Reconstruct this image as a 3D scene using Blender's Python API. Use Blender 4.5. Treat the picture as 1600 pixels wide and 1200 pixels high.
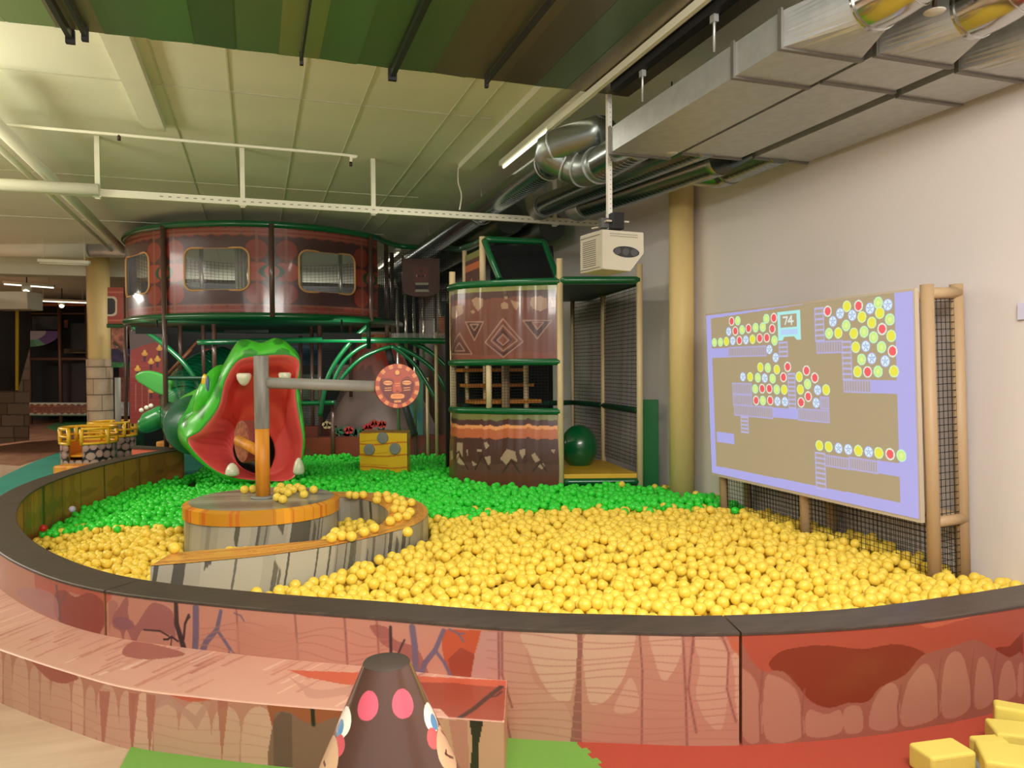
import bpy, bmesh, math, random
import numpy as np
from mathutils import Vector, Matrix
from mathutils import geometry as mgeo
for _o in list(bpy.data.objects): bpy.data.objects.remove(_o)
SC = bpy.context.scene; COL = SC.collection
PI = math.pi

# ------------------------------------------------------------------ camera
F = 1180.0; H = 1.5
YAW, PITCH, ROLL = math.radians(18.7), math.radians(1.2), math.radians(0.4)
FW = np.array([math.sin(YAW)*math.cos(PITCH), math.cos(YAW)*math.cos(PITCH), -math.sin(PITCH)])
R0 = np.array([math.cos(YAW), -math.sin(YAW), 0.0]); U0 = np.cross(R0, FW)
RT = R0*math.cos(ROLL)-U0*math.sin(ROLL); UP = U0*math.cos(ROLL)+R0*math.sin(ROLL)
CAMP = np.array([0, 0, H])
cam = bpy.data.cameras.new('camera'); camo = bpy.data.objects.new('camera', cam); COL.objects.link(camo)
cam.sensor_width = 36; cam.lens = F/1600*36; cam.clip_end = 200; cam.clip_start = 0.05
camo.matrix_world = Matrix(((RT[0], UP[0], -FW[0], 0), (RT[1], UP[1], -FW[1], 0), (RT[2], UP[2], -FW[2], H), (0, 0, 0, 1)))
SC.camera = camo

# ------------------------------------------------------------------ world, lights, exposure
SC.view_settings.view_transform = 'Standard'; SC.view_settings.look = 'None'
SC.view_settings.gamma = 1; SC.view_settings.use_curve_mapping = False
SC.view_settings.exposure = 0.12
W = bpy.data.worlds.new('world'); SC.world = W; W.use_nodes = True
W.node_tree.nodes['Background'].inputs[0].default_value = (1.0, 0.97, 0.94, 1)
W.node_tree.nodes['Background'].inputs[1].default_value = 0.55
def area(name, loc, size, power, color, rot=(0, 0, 0), sizey=None):
    l = bpy.data.lights.new(name, 'AREA'); l.energy = power; l.color = color; l.size = size
    if sizey: l.shape = 'RECTANGLE'; l.size_y = sizey
    o = bpy.data.objects.new(name, l); COL.objects.link(o); o.location = loc; o.rotation_euler = rot
    return o
WARM = (1.0, 0.95, 0.88)
area('unseen_area_light', (1.4, 1.0, 3.44), 4.0, 78, WARM, rot=(math.radians(22), 0, 0), sizey=1.6)
area('unseen_area_light', (-2.8, 1.2, 3.44), 2.0, 42, WARM, rot=(math.radians(20), math.radians(-15), 0), sizey=1.6)
area('unseen_area_light', (.6, .2, 3.2), 3.2, 205, WARM, rot=(math.radians(58), 0, 0), sizey=1.0)  # extra forward-aimed light, added out of view to brighten the play structures
area('unseen_area_light', (-5.4, 9.0, 3.6), 2.0, 250, (1, .94, .84), rot=(0, math.radians(-20), 0), sizey=4.0)
area('unseen_area_light', (-8.5, 17.0, 3.3), 3.0, 480, (1, .92, .82), sizey=2.0)
area('unseen_area_light', (.2, 15.4, 3.6), 3.0, 80, (1, .95, .85), sizey=.4)  # added out of sight behind the drum to light the deck from behind
area('batten_light', (1.62, 6.6, 3.5), .05, 12, (1, .95, .85), sizey=1.4)
area('uplight', (-3.6, 5.6, 2.5), 1.4, 150, (1.0, .97, .78), rot=(PI, 0, 0))

area('added_under_deck_fill', (1.15, 10.9, 1.93), .5, 16, (1, .93, .84), rot=(math.radians(62), 0, 0), sizey=.08)  # fill light added under the deck to brighten the volcano
area('added_under_deck_fill', (-1.3, 11.6, 2.02), .5, 12, (1, .93, .84), rot=(math.radians(62), 0, 0), sizey=.08)  # second added fill, brightens the space under the drum

# ------------------------------------------------------------------ points measured from the photograph, on known planes
def ray(px, py): return FW+RT*(px-800)/F+UP*(600-py)/F
def atz(px, py, z): d = ray(px, py); return CAMP+d*(z-H)/d[2]
def atx(px, py, x): d = ray(px, py); return CAMP+d*x/d[0]
def aty(px, py, y): d = ray(px, py); return CAMP+d*y/d[1]
def atd(px, py, D): return CAMP+ray(px, py)*D

# ------------------------------------------------------------------ helpers
ORG = {}
def setp(o, label=None, cat=None, group=None, kind=None):
    if label: o['label'] = label
    if cat: o['category'] = cat
    if group: o['group'] = group
    if kind: o['kind'] = kind
    return o
def thing(name, label, cat, loc=(0, 0, 0), group=None):
    o = bpy.data.objects.new(name, None); COL.objects.link(o); o.location = [float(a) for a in loc]
    o.empty_display_size = 0.1
    ORG[o.name] = np.array([float(a) for a in loc]); return setp(o, label, cat, group)
def link(name, me, mat=None, parent=None):
    o = bpy.data.objects.new(name, me); COL.objects.link(o)
    if mat: me.materials.append(mat)
    if parent is not None: o.parent = parent; ORG[o.name] = ORG[parent.name]
    else: ORG[o.name] = np.zeros(3)
    return o
class MB:
    def __init__(s): s.v = []; s.f = []; s.m = []; s.mi = 0; s.sm = []
    def add(s, vs, fs, smooth=True):
        n = len(s.v); s.v.extend([tuple(float(c) for c in p) for p in vs])
        for f in fs: s.f.append(tuple(i+n for i in f)); s.m.append(s.mi); s.sm.append(smooth)
        return s
    def box(s, a, b, c=None, ang=0):
        x0, y0, z0 = a; x1, y1, z1 = b
        vs = [(x, y, z) for z in (z0, z1) for x, y in ((x0, y0), (x1, y0), (x1, y1), (x0, y1))]
        if ang:
            cx, cy = c if c else ((x0+x1)/2, (y0+y1)/2); ca, sa = math.cos(ang), math.sin(ang)
            vs = [(cx+(x-cx)*ca-(y-cy)*sa, cy+(x-cx)*sa+(y-cy)*ca, z) for x, y, z in vs]
        return s.add(vs, [(0, 3, 2, 1), (4, 5, 6, 7), (0, 1, 5, 4), (1, 2, 6, 5), (2, 3, 7, 6), (3, 0, 4, 7)], False)
    def hexa(s, q0, q1):      # two quads joined
        return s.add(list(q0)+list(q1), [(0, 3, 2, 1), (4, 5, 6, 7), (0, 1, 5, 4), (1, 2, 6, 5), (2, 3, 7, 6), (3, 0, 4, 7)], False)
    def bar(s, p, q, w, h=None):
        p = np.array(p, float); q = np.array(q, float); d = q-p; d /= np.linalg.norm(d)
        up = np.array([0, 0, 1.]) if abs(d[2]) < .9 else np.array([1., 0, 0])
        a = np.cross(d, up); a /= np.linalg.norm(a); b = np.cross(a, d); h = h or w
        c = [(-w/2, -h/2), (w/2, -h/2), (w/2, h/2), (-w/2, h/2)]
        return s.hexa([p+a*i+b*j for i, j in c], [q+a*i+b*j for i, j in c])
    def tube(s, pts, r, n=12, caps=True, closed=False):
        P = [np.array(p, float) for p in pts]; m = len(P)
        rr = r if hasattr(r, '__len__') else [r]*m
        T = []
        for i in range(m):
            if closed: t = P[(i+1) % m]-P[i-1]
            else: t = P[min(i+1, m-1)]-P[max(i-1, 0)]
            T.append(t/(np.linalg.norm(t)+1e-12))
        a = np.cross(T[0], [0, 0, 1.]);
        if np.linalg.norm(a) < .1: a = np.cross(T[0], [1., 0, 0])
        a /= np.linalg.norm(a); vs = []
        for i in range(m):
            a = a-T[i]*np.dot(a, T[i]); a /= np.linalg.norm(a); b = np.cross(T[i], a)
            for k in range(n):
                th = 2*PI*k/n; vs.append(P[i]+(a*math.cos(th)+b*math.sin(th))*rr[i])
        fs = []
        for i in range(m if closed else m-1):
            j = (i+1) % m
            for k in range(n):
                l = (k+1) % n; fs.append((i*n+k, i*n+l, j*n+l, j*n+k))
        s.add(vs, fs, True)
        if caps and not closed:
            b = len(s.v)-len(vs)
            s.f.append(tuple(b+k for k in reversed(range(n)))); s.m.append(s.mi); s.sm.append(False)
            s.f.append(tuple(b+(m-1)*n+k for k in range(n))); s.m.append(s.mi); s.sm.append(False)
        return s
    def lathe(s, prof, c=(0, 0, 0), n=32, cap=True):
        vs = []; fs = []; m = len(prof)
        for r, z in prof:
            for k in range(n):
                th = 2*PI*k/n; vs.append((c[0]+r*math.cos(th), c[1]+r*math.sin(th), c[2]+z))
        for i in range(m-1):
            for k in range(n):
                l = (k+1) % n; fs.append((i*n+k, i*n+l, (i+1)*n+l, (i+1)*n+k))
        if cap: fs.append(tuple(reversed(range(n)))); fs.append(tuple((m-1)*n+k for k in range(n)))
        return s.add(vs, fs, True)
    def ell(s, c, ax, n=20, m=12):      # ellipsoid, ax = three axis vectors
        c = np.array(c, float); A = [np.array(a, float) for a in ax]; vs = []; fs = []
        for i in range(m+1):
            ph = PI*i/m
            for k in range(n):
                th = 2*PI*k/n; vs.append(c+A[0]*math.sin(ph)*math.cos(th)+A[1]*math.sin(ph)*math.sin(th)+A[2]*math.cos(ph))
        for i in range(m):
            for k in range(n):
                l = (k+1) % n; fs.append((i*n+k, (i+1)*n+k, (i+1)*n+l, i*n+l))
        return s.add(vs, fs, True)
    def prism(s, poly, off):            # 3d polygon extruded by a vector
        n = len(poly); off = np.array(off, float); P = [np.array(p, float) for p in poly]
        fs = [tuple(reversed(range(n))), tuple(range(n, 2*n))]+[(i, (i+1) % n, n+(i+1) % n, n+i) for i in range(n)]
        return s.add(P+[p+off for p in P], fs, False)
    def disc(s, c, nrm, r, th, n=32):
        c = np.array(c, float); d = np.array(nrm, float); d /= np.linalg.norm(d)
        return s.tube([c-d*th/2, c+d*th/2], r, n)
    def build(s, name, mat, parent=None, bevel=0, seg=2):
        me = bpy.data.meshes.new(name); o = None
        off = ORG[parent.name] if parent is not None else np.zeros(3)
        V = np.array(s.v)-off
        me.from_pydata(V.tolist(), [], s.f)
        mats = mat if isinstance(mat, (list, tuple)) else [mat]
        for m_ in mats: me.materials.append(m_)
        me.polygons.foreach_set('material_index', s.m); me.polygons.foreach_set('use_smooth', s.sm)
        me.update()
        o = link(name, me, None, parent)
        if bevel:
            b = o.modifiers.new('bevel', 'BEVEL'); b.width = bevel; b.segments = seg; b.limit_method = 'ANGLE'; b.angle_limit = math.radians(40)
        return o
def build_thing(mb, name, mat, label, cat, group=None, kind=None, bevel=0):   # a one-mesh thing with its origin at its base
    V = np.array(mb.v); c = (V.max(0)+V.min(0))/2; c[2] = V[:, 2].min()
    mb.v = [tuple(p) for p in (V-c)]
    o = mb.build(name, mat, None, bevel); o.location = c.tolist(); ORG[o.name] = c
    return setp(o, label, cat, group, kind)
def struct(mb, name, mat, bevel=0):
    o = mb.build(name, mat, None, bevel); o['kind'] = 'structure'; return o
def net(mb, p00, p10, p11, p01, n, m, w=.003):
    a, b, c, d = [np.array(p, float) for p in (p00, p10, p11, p01)]
    for i in range(n+1):
        t = i/n; mb.tube([a+(b-a)*t, d+(c-d)*t], w/2*1.2, 3, caps=False)
    for j in range(m+1):
        t = j/m; mb.tube([a+(d-a)*t, b+(c-b)*t], w/2*1.2, 3, caps=False)
    return mb

def lin(c):
    c = np.asarray(c, float)/255.0
    return np.where(c <= .04045, c/12.92, ((c+.055)/1.055)**2.4)
def L4(c): return tuple(lin(c))+(1.0,)
MATS = {}
def M(name, rgb=(200, 200, 200), rough=.5, metal=0, coat=0, bump=0, bscale=40, var=0, vscale=3, alpha=None, trans=0, emit=None, es=1, sub=0, attr=False, spec=.5, aniso=0, vstretch=None, rgb2=None):
    if name in MATS: return MATS[name]
    m = bpy.data.materials.new(name); m.use_nodes = True; nt = m.node_tree; b = nt.nodes['Principled BSDF']
    b.inputs['Base Color'].default_value = L4(rgb); b.inputs['Roughness'].default_value = rough
    b.inputs['Metallic'].default_value = metal; b.inputs['Coat Weight'].default_value = coat
    b.inputs['Coat Roughness'].default_value = .08; b.inputs['Specular IOR Level'].default_value = spec
    b.inputs['Transmission Weight'].default_value = trans
    if sub: b.inputs['Subsurface Weight'].default_value = sub; b.inputs['Subsurface Radius'].default_value = (.03, .028, .015); b.inputs['Subsurface Scale'].default_value = .5
    if alpha is not None: b.inputs['Alpha'].default_value = alpha
    if emit: b.inputs['Emission Color'].default_value = L4(emit); b.inputs['Emission Strength'].default_value = es
    src = None
    if attr:
        a = nt.nodes.new('ShaderNodeAttribute'); a.attribute_name = 'Col'; src = a.outputs['Color']
    if var or rgb2 or bump:
        tc = nt.nodes.new('ShaderNodeTexCoord'); mp = nt.nodes.new('ShaderNodeMapping'); nt.links.new(tc.outputs['Object'], mp.inputs[0])
        if vstretch: mp.inputs['Scale'].default_value = vstretch
    if var or rgb2:
        n = nt.nodes.new('ShaderNodeTexNoise'); n.inputs['Scale'].default_value = vscale; n.inputs['Detail'].default_value = 5
        nt.links.new(mp.outputs[0], n.inputs['Vector'])
        r = nt.nodes.new('ShaderNodeValToRGB'); r.color_ramp.elements[0].position = .35; r.color_ramp.elements[1].position = .65
        nt.links.new(n.outputs['Fac'], r.inputs[0])
        if rgb2: r.color_ramp.elements[0].color = L4(rgb); r.color_ramp.elements[1].color = L4(rgb2); src = r.outputs[0]
        else:
            r.color_ramp.elements[0].color = (1-var,)*3+(1,); r.color_ramp.elements[1].color = (1, 1, 1, 1)
            mx = nt.nodes.new('ShaderNodeMix'); mx.data_type = 'RGBA'; mx.blend_type = 'MULTIPLY'; mx.inputs[0].default_value = 1
            if src: nt.links.new(src, mx.inputs[6])
            else: mx.inputs[6].default_value = L4(rgb)
            nt.links.new(r.outputs[0], mx.inputs[7]); src = mx.outputs[2]
    if src: nt.links.new(src, b.inputs['Base Color'])
    if bump:
        n2 = nt.nodes.new('ShaderNodeTexNoise'); n2.inputs['Scale'].default_value = bscale; n2.inputs['Detail'].default_value = 4
        nt.links.new(mp.outputs[0], n2.inputs['Vector'])
        bp = nt.nodes.new('ShaderNodeBump'); bp.inputs['Strength'].default_value = bump; bp.inputs['Distance'].default_value = .01
        nt.links.new(n2.outputs['Fac'], bp.inputs['Height']); nt.links.new(bp.outputs[0], b.inputs['Normal'])
    MATS[name] = m; return m

# painting printed artwork onto dense meshes, in each surface's own (u, v) metres
class Canvas:
    def __init__(s, u, v, base, aa=.004): s.aa = aa; s.u = np.asarray(u, float).ravel(); s.v = np.asarray(v, float).ravel(); s.c = np.tile(np.array(base, float), (len(s.u), 1))
    def poly(s, pts, col, a=1):
        P = np.array(pts, float); ins = np.zeros(len(s.u), bool); n = len(P)
        for i in range(n):
            x0, y0 = P[i]; x1, y1 = P[(i+1) % n]
            if y0 == y1: continue
            c = ((s.v < y0) != (s.v < y1)) & (s.u < (x1-x0)*(s.v-y0)/(y1-y0)+x0); ins ^= c
        s.mix(ins, col, a); return ins
    def mix(s, mask, col, a=1): s.c[mask] = s.c[mask]*(1-a)+np.array(col, float)*a
    def stroke(s, pts, w, col, a=1, w2=None):
        P = np.array(pts, float); n = len(P)-1; w2 = w if w2 is None else w2
        for i in range(n):
            d = P[i+1]-P[i]; L = (d**2).sum()+1e-12
            t = np.clip(((s.u-P[i][0])*d[0]+(s.v-P[i][1])*d[1])/L, 0, 1)
            q = (s.u-P[i][0]-t*d[0])**2+(s.v-P[i][1]-t*d[1])**2
            ww = w+(w2-w)*(i+t)/n
            al = np.clip((ww/2-np.sqrt(q))/s.aa+.5, 0, 1)*a; mm = al > 0; al = al[mm][:, None]; s.c[mm] = s.c[mm]*(1-al)+np.array(col, float)*al
    def ell(s, c, rx, ry, col, a=1): m = ((s.u-c[0])/rx)**2+((s.v-c[1])/ry)**2 < 1; s.mix(m, col, a); return m
    def rect(s, u0, v0, u1, v1, col, a=1): m = (s.u > min(u0, u1)) & (s.u < max(u0, u1)) & (s.v > min(v0, v1)) & (s.v < max(v0, v1)); s.mix(m, col, a); return m
def smooth_poly(pts, k=6):
    P = np.array(pts, float); n = len(P); out = []
    for i in range(n):
        p0, p1, p2, p3 = P[i-1], P[i], P[(i+1) % n], P[(i+2) % n]
        for j in range(k):
            t = j/k; out.append(.5*((2*p1)+(-p0+p2)*t+(2*p0-5*p1+4*p2-p3)*t*t+(-p0+3*p1-3*p2+p3)*t**3))
    return np.array(out)
def crom(pts, k=12):
    P = [np.array(p, float) for p in pts]; P = [2*P[0]-P[1]]+P+[2*P[-1]-P[-2]]; out = []
    for i in range(1, len(P)-2):
        p0, p1, p2, p3 = P[i-1:i+3]
        for j in range(k):
            t = j/k; out.append(.5*((2*p1)+(-p0+p2)*t+(2*p0-5*p1+4*p2-p3)*t*t+(-p0+3*p1-3*p2+p3)*t**3))
    out.append(P[-2]); return np.array(out)
def resample(P, step):
    P = np.array(P, float); d = np.r_[0, np.cumsum(np.linalg.norm(np.diff(P, axis=0), axis=1))]
    n = max(2, int(round(d[-1]/step))+1); s = np.linspace(0, d[-1], n)
    return np.stack([np.interp(s, d, P[:, k]) for k in range(P.shape[1])], 1), s
def grid_faces(nu, nv, base=0, flip=False, skip=None):
    i, j = np.meshgrid(np.arange(nu-1), np.arange(nv-1), indexing='ij'); a = i*nv+j
    f = np.stack([a, a+nv, a+nv+1, a+1], -1).reshape(-1, 4)
    if flip: f = f[:, ::-1]
    if skip is not None: f = f[~skip[f].any(1)] if skip.dtype == bool else f
    return f+base
def painted(name, blocks, mat, parent=None, smooth=True):
    """blocks: list of (V[nu,nv,3], C[nu*nv,3] sRGB 0-255, flip, skipmask or None)"""
    VV = []; FF = []; CC = []; b = 0
    for V, Cc, flip, skip in blocks:
        nu, nv = V.shape[:2]; VV.append(V.reshape(-1, 3)); FF.append(grid_faces(nu, nv, 0, flip, skip)+b); CC.append(Cc); b += nu*nv
    VV = np.concatenate(VV); FF = np.concatenate(FF); CC = np.concatenate(CC)
    off = ORG[parent.name] if parent is not None else np.zeros(3)
    me = bpy.data.meshes.new(name); me.vertices.add(len(VV)); me.vertices.foreach_set('co', (VV-off).ravel())
    me.loops.add(FF.size); me.loops.foreach_set('vertex_index', FF.ravel().astype(np.int32))
    me.polygons.add(len(FF)); me.polygons.foreach_set('loop_start', np.arange(0, FF.size, 4, dtype=np.int32))
    me.polygons.foreach_set('loop_total', np.full(len(FF), 4, np.int32))
    me.polygons.foreach_set('use_smooth', np.full(len(FF), smooth)); me.update(); me.validate()
    at = me.color_attributes.new('Col', 'FLOAT_COLOR', 'POINT')
    ca = np.ones((len(VV), 4)); ca[:, :3] = lin(np.clip(CC, 0, 255)); at.data.foreach_set('color', ca.ravel())
    return link(name, me, mat, parent)
rng = np.random.default_rng(7)
def noise1(x, seed, f=1.0):
    r = np.random.default_rng(seed).uniform(-1, 1, 4096); x = np.asarray(x)*f+1000.; i = np.floor(x).astype(int); t = x-i; t = t*t*(3-2*t)
    return r[i % 4096]*(1-t)+r[(i+1) % 4096]*t

# ------------------------------------------------------------------ materials
vinyl = M('printed vinyl', attr=True, rough=.42, coat=.25, bump=.08, bscale=260)
pvc = M('printed glossy sheet', attr=True, rough=.3, coat=.5, bump=.25, bscale=5)
paintm = M('painted matte', attr=True, rough=.6)
rimm = M('dark brown vinyl', (62, 52, 46), rough=.45, bump=.1, bscale=200, vscale=9, rgb2=(76, 64, 56), vstretch=(1, 4, 1))
greenm = M('green padding', (8, 92, 48), rough=.3, coat=.5, bump=.1, bscale=20)
dgreen = M('dark green vinyl', (12, 62, 38), rough=.45)
tanm = M('tan pole padding', (214, 190, 146), rough=.5, bump=.1, bscale=30)
brownp = M('brown pole padding', (92, 66, 56), rough=.35, coat=.4)
silverp = M('silver pole', (190, 185, 170), rough=.25, metal=.8)
blacknet = M('black netting', (22, 24, 24), rough=.8)
blackm = M('black plastic', (16, 16, 17), rough=.6)
galv = M('galvanised steel', (188, 190, 186), rough=.42, metal=.65, var=.12, vscale=14, bump=.04, bscale=9)
galvs = M('spiral duct steel', (150, 156, 152), rough=.24, metal=1)
wallm = M('cream white wall paint', (226, 217, 213), rough=.75, bump=.05, bscale=120, var=.03, vscale=1.2)
whitem = M('white painted steel', (222, 220, 196), rough=.5)
ceilm = M('white concrete ceiling', (224, 224, 202), rough=.8, var=.06, vscale=1.5, bump=.1, bscale=60)
creamc = M('cream column paint', (224, 196, 132), rough=.5)
yellowb = M('yellow ball plastic', (240, 208, 78), rough=.38, sub=.3)
greenb = M('green ball plastic', (52, 214, 58), rough=.3, sub=.25)
greyst = M('grey vinyl', (150, 150, 140), rough=.5, bump=.05)
clearm = M('clear plastic', (235, 235, 235), rough=.05, alpha=.09, coat=1)

# ================================================================== ROOM SHELL
XW = 3.95
b = MB(); b.box((-17, -3, -.1), (XW, 27, 0)); floor = struct(b, 'floor', M('wood plank floor', (178, 150, 122), rough=.4, rgb2=(196, 170, 142), vscale=1.6, vstretch=(1, 5, 1), bump=.03))
b = MB(); b.box((XW, -3, -.1), (XW+.15, 27, 3.9)); struct(b, 'wall_right', wallm)
b = MB(); b.box((-17, 26.9, -.1), (XW, 27, 3.9)); struct(b, 'wall_back', M('dark back wall', (40, 34, 32), rough=.8, var=.3, vscale=.6))
b = MB(); b.box((-17.1, -3, -.1), (-17, 27, 3.9)); struct(b, 'wall_left', M('beige side wall', (150, 135, 120), rough=.8, var=.1, vscale=.6))
b = MB(); b.box((-17, -3, 3.7), (XW, 27, 3.85))
struct(b, 'ceiling', ceilm)
b = MB(); b.box((-17, 16.6, 3.35), (XW, 17.1, 3.7)); struct(b, 'trim_5', ceilm)
# ceiling panel joints and beams
b = MB()
for px, py in ((250, 120), (357, 120), (475, 120), (578, 130), (700, 180), (760, 160)):
    x = atz(px, py, 3.7)[0]; b.box((x-.006, 4.5, 3.690), (x+.006, 16.6, 3.7))
for y in (6.4, 9.6, 12.4): b.box((-9, y-.006, 3.691), (2.0, y+.006, 3.7))
struct(b, 'trim_1', M('ceiling joint filler', (200, 200, 176), rough=.8))
x0 = atz(158, 60, 3.62)[0]; x1 = atz(203, 60, 3.62)[0]
b = MB(); b.box((x0, 4.0, 3.62), (x1, atz(230, 205, 3.62)[1], 3.7)); struct(b, 'trim_2', ceilm)
yb = atz(230, 203, 3.64)[1]
xa = atz(716, 262, 3.66)[0]
b = MB(); b.box((xa, 4.6, 3.64), (xa+.16, atz(716, 262, 3.66)[1], 3.7)); struct(b, 'trim_4', ceilm)

# reflective ribbed metal soffit over the camera
b = MB(); x = -7.0; k = 0; y0, y1 = -2.6, 5.05
R_ = random.Random(5)
reflect_tints = [(128, 136, 134), (168, 140, 104), (104, 132, 122), (92, 128, 84), (136, 172, 100), (140, 118, 86), (92, 134, 74), (78, 108, 66), (150, 150, 74), (88, 122, 66), (112, 94, 66), (96, 84, 64)]  # slat tints paint in the colour stripes the metal would reflect from below
mets = [M('soffit reflection tint %d' % i, c, rough=.36, metal=.85) for i, c in enumerate([tuple(min(255, int((v*.5+sum(q)/3*.5)*1.3+14)) for v in q) for q in reflect_tints])]
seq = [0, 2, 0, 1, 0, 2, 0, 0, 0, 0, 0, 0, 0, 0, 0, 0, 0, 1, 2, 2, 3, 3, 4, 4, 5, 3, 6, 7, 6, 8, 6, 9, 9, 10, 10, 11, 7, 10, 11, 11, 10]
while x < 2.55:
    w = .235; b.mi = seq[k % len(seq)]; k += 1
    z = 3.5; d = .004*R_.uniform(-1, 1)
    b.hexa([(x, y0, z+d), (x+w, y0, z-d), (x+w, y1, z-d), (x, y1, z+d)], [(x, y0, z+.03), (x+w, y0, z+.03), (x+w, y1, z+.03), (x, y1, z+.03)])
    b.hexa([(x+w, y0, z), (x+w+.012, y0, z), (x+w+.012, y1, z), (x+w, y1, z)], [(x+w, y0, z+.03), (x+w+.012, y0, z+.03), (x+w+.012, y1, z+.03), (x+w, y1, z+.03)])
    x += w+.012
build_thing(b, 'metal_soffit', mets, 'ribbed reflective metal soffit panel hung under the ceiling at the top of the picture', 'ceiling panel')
# black rails under the soffit
for (pa, pb, w, lab) in (((96, 0), (110, 58), .03, 'left rail of the dark pair at the top left of the metal soffit'), ((112, 0), (133, 54), .022, 'right rail of the dark pair at the top left of the metal soffit'),
                   ((484, 0), (471, 92), .014, 'thin dark rail under the metal soffit above the tiki disc side'), ((668, 0), (613, 117), .034, 'thick dark slotted rail with grey edge under the middle of the metal soffit'),
                   ((862, 0), (760, 128), .014, 'thin pale rail under the metal soffit nearest the projector rod')):
    p = atz(*pb, 3.46); q = atz(*pa, 3.46); x = p[0]
    t = thing('ceiling_rail', lab, 'rail', (x, p[1], 3.43))
    m_ = M('grey rail steel', (70, 72, 70), rough=.35, metal=.7)
    b = MB(); b.box((x-w/2, -1.5, 3.44), (x+w/2, p[1], 3.485)); b.build('rail', m_, t)
    b = MB(); b.box((x-w*.8, p[1]-.02, 3.42), (x+w*.8, p[1]+.012, 3.5)); b.build('end_bracket', blackm, t)
# pale + black track beside the ducts
t = thing('duct_track', 'long black and white track running beside the leftmost rectangular duct', 'rail', (2.36, 5.3, 3.42))
b = MB(); b.box((2.34, -1, 3.40), (2.40, 4.75, 3.46)); b.build('black_track', blackm, t)
b = MB(); b.box((2.28, -1, 3.44), (2.31, 5.8, 3.49)); b.build('white_track', whitem, t)
for y in (3.55, 4.35):
    b = MB(); b.tube([(2.37, y, 3.2), (2.37, y, 3.5)], .008, 6); b.box((2.355, y-.02, 3.36), (2.385, y+.02, 3.40)); b.build('hanger', galv, t)

# ------------------------------------------------------------------ rectangular ducts
duct_px = (((995, 221), (1220, 75), (1345, 93)), ((1110, 219), (1370, 85), (1484, 104)), ((1207, 236), (1496, 111), (1598, 126)))
names_ = ('leftmost flat steel duct, beside the black track', 'middle flat steel duct between two others', 'rightmost flat steel duct, along the cream wall')
zb = 3.0; ht = .17
ducts = []
for (pf, pl, pr), lab in zip(duct_px, names_):
    xl = atz(*pl, zb)[0]; xr = atz(*pr, zb)[0]; yn = (atz(*pl, zb)[1]+atz(*pr, zb)[1])/2; ducts.append([xl, xr, yn])
ends = (4.80, 4.66, 4.60)
for i, (xl, xr, yn) in enumerate(ducts):
    if i == 2: xr = min(xr, 3.86)
    yf = ends[i]
    t = thing('rectangular_duct', names_[i]+', with a round elbow', 'air duct', ((xl+xr)/2, yn, zb), 'rectangular ventilation ducts')
    b = MB(); b.box((xl, yn, zb), (xr, yf, zb+ht)); b.build('duct_body', galv, t)
    L = yf-yn; seams = [yn, yn+L*.27, yf] if i == 0 else ([yn, yn+L*.30, yf] if i == 1 else [yn, yn+L*.33, yf])
    if i == 0: seams = [yn, atz(1147, 120, zb)[1], yf]
    if i == 1: seams = [yn, atz(1290, 128, zb)[1], yf]
    if i == 2: seams = [yn, atz(1405, 150, zb)[1], yf]
    for y in seams:
        b = MB(); e = .012
        b.box((xl-e, y-.013, zb-e), (xr+e, y+.013, zb)); b.box((xl-e, y-.013, zb), (xl, y+.013, zb+ht+e)); b.box((xr, y-.013, zb), (xr+e, y+.013, zb+ht+e))
        b.build('flange', M('duct flange', (120, 116, 108), rough=.5, metal=.6), t)
    # square to round transition and elbow, going towards the camera then right and up
    xm = (xl+xr)/2; r = .135; n = 32; rings = []
    c1 = np.array([xm+.02, yn-.30, zb+.12])
    sq = []; ci = []
    for k in range(n):
        th = 2*PI*k/n; c_, s_ = math.cos(th), math.sin(th); m_ = max(abs(c_), abs(s_))
        sq.append((xm+c_/m_*(xr-xl)/2, yn, zb+ht/2+s_/m_*ht/2)); ci.append(c1+np.array([c_*r, 0, s_*r]))
    b = MB(); vs = sq+ci; b.add(vs, [(k, (k+1) % n, n+(k+1) % n, n+k) for k in range(n)], False); b.build('transition', galv, t)
    kx_ = (.5, .35, .1)[i]; e1 = [c1+np.array([0, .01, 0]), c1+np.array([0, -.12, 0]), c1+np.array([.05*kx_, -.24, .03]), c1+np.array([.16*kx_, -.34, .09]), c1+np.array([.32*kx_, -.42, .18])]
    b = MB(); b.tube(crom(e1, 8), r, 40, caps=False); b.build('elbow', M('bright steel elbow', (190, 190, 184), rough=.16, metal=1), t)
    b = MB()
    for q in (0, 1, 2): 
        pp = crom(e1, 8); i0 = (2, 13, 24)[q]; b.tube([pp[i0]-(pp[i0+1]-pp[i0])*.15, pp[i0]+(pp[i0+1]-pp[i0])*.15], r+.006, 40)
    b.build('collar', M('duct collar', (205, 205, 200), rough=.2, metal=1), t)
    b = MB(); b.tube([e1[-1], e1[-1]+np.array([.3*kx_, -.5, .1])], r, 32, caps=False); b.build('duct_end', galv, t)

def spiral(pts, r, parent, name='pipe_run'):
    P = crom(pts, 10); b = MB(); b.tube(P, r, 36); b.build(name, galvs, parent)
    Q, s = resample(P, .06); b = MB()
    for i in range(1, len(Q)-1):
        d = Q[i+1]-Q[i]; d /= np.linalg.norm(d); w = np.cross(d, [0, 0, 1]); d2 = d+w*.25; d2 /= np.linalg.norm(d2)
        b.tube([Q[i]-d2*.002, Q[i]+d2*.002], r*1.012, 28)
    b.build('spiral_seam', M('spiral seam steel', (150, 156, 152), rough=.35, metal=1), parent)
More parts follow.
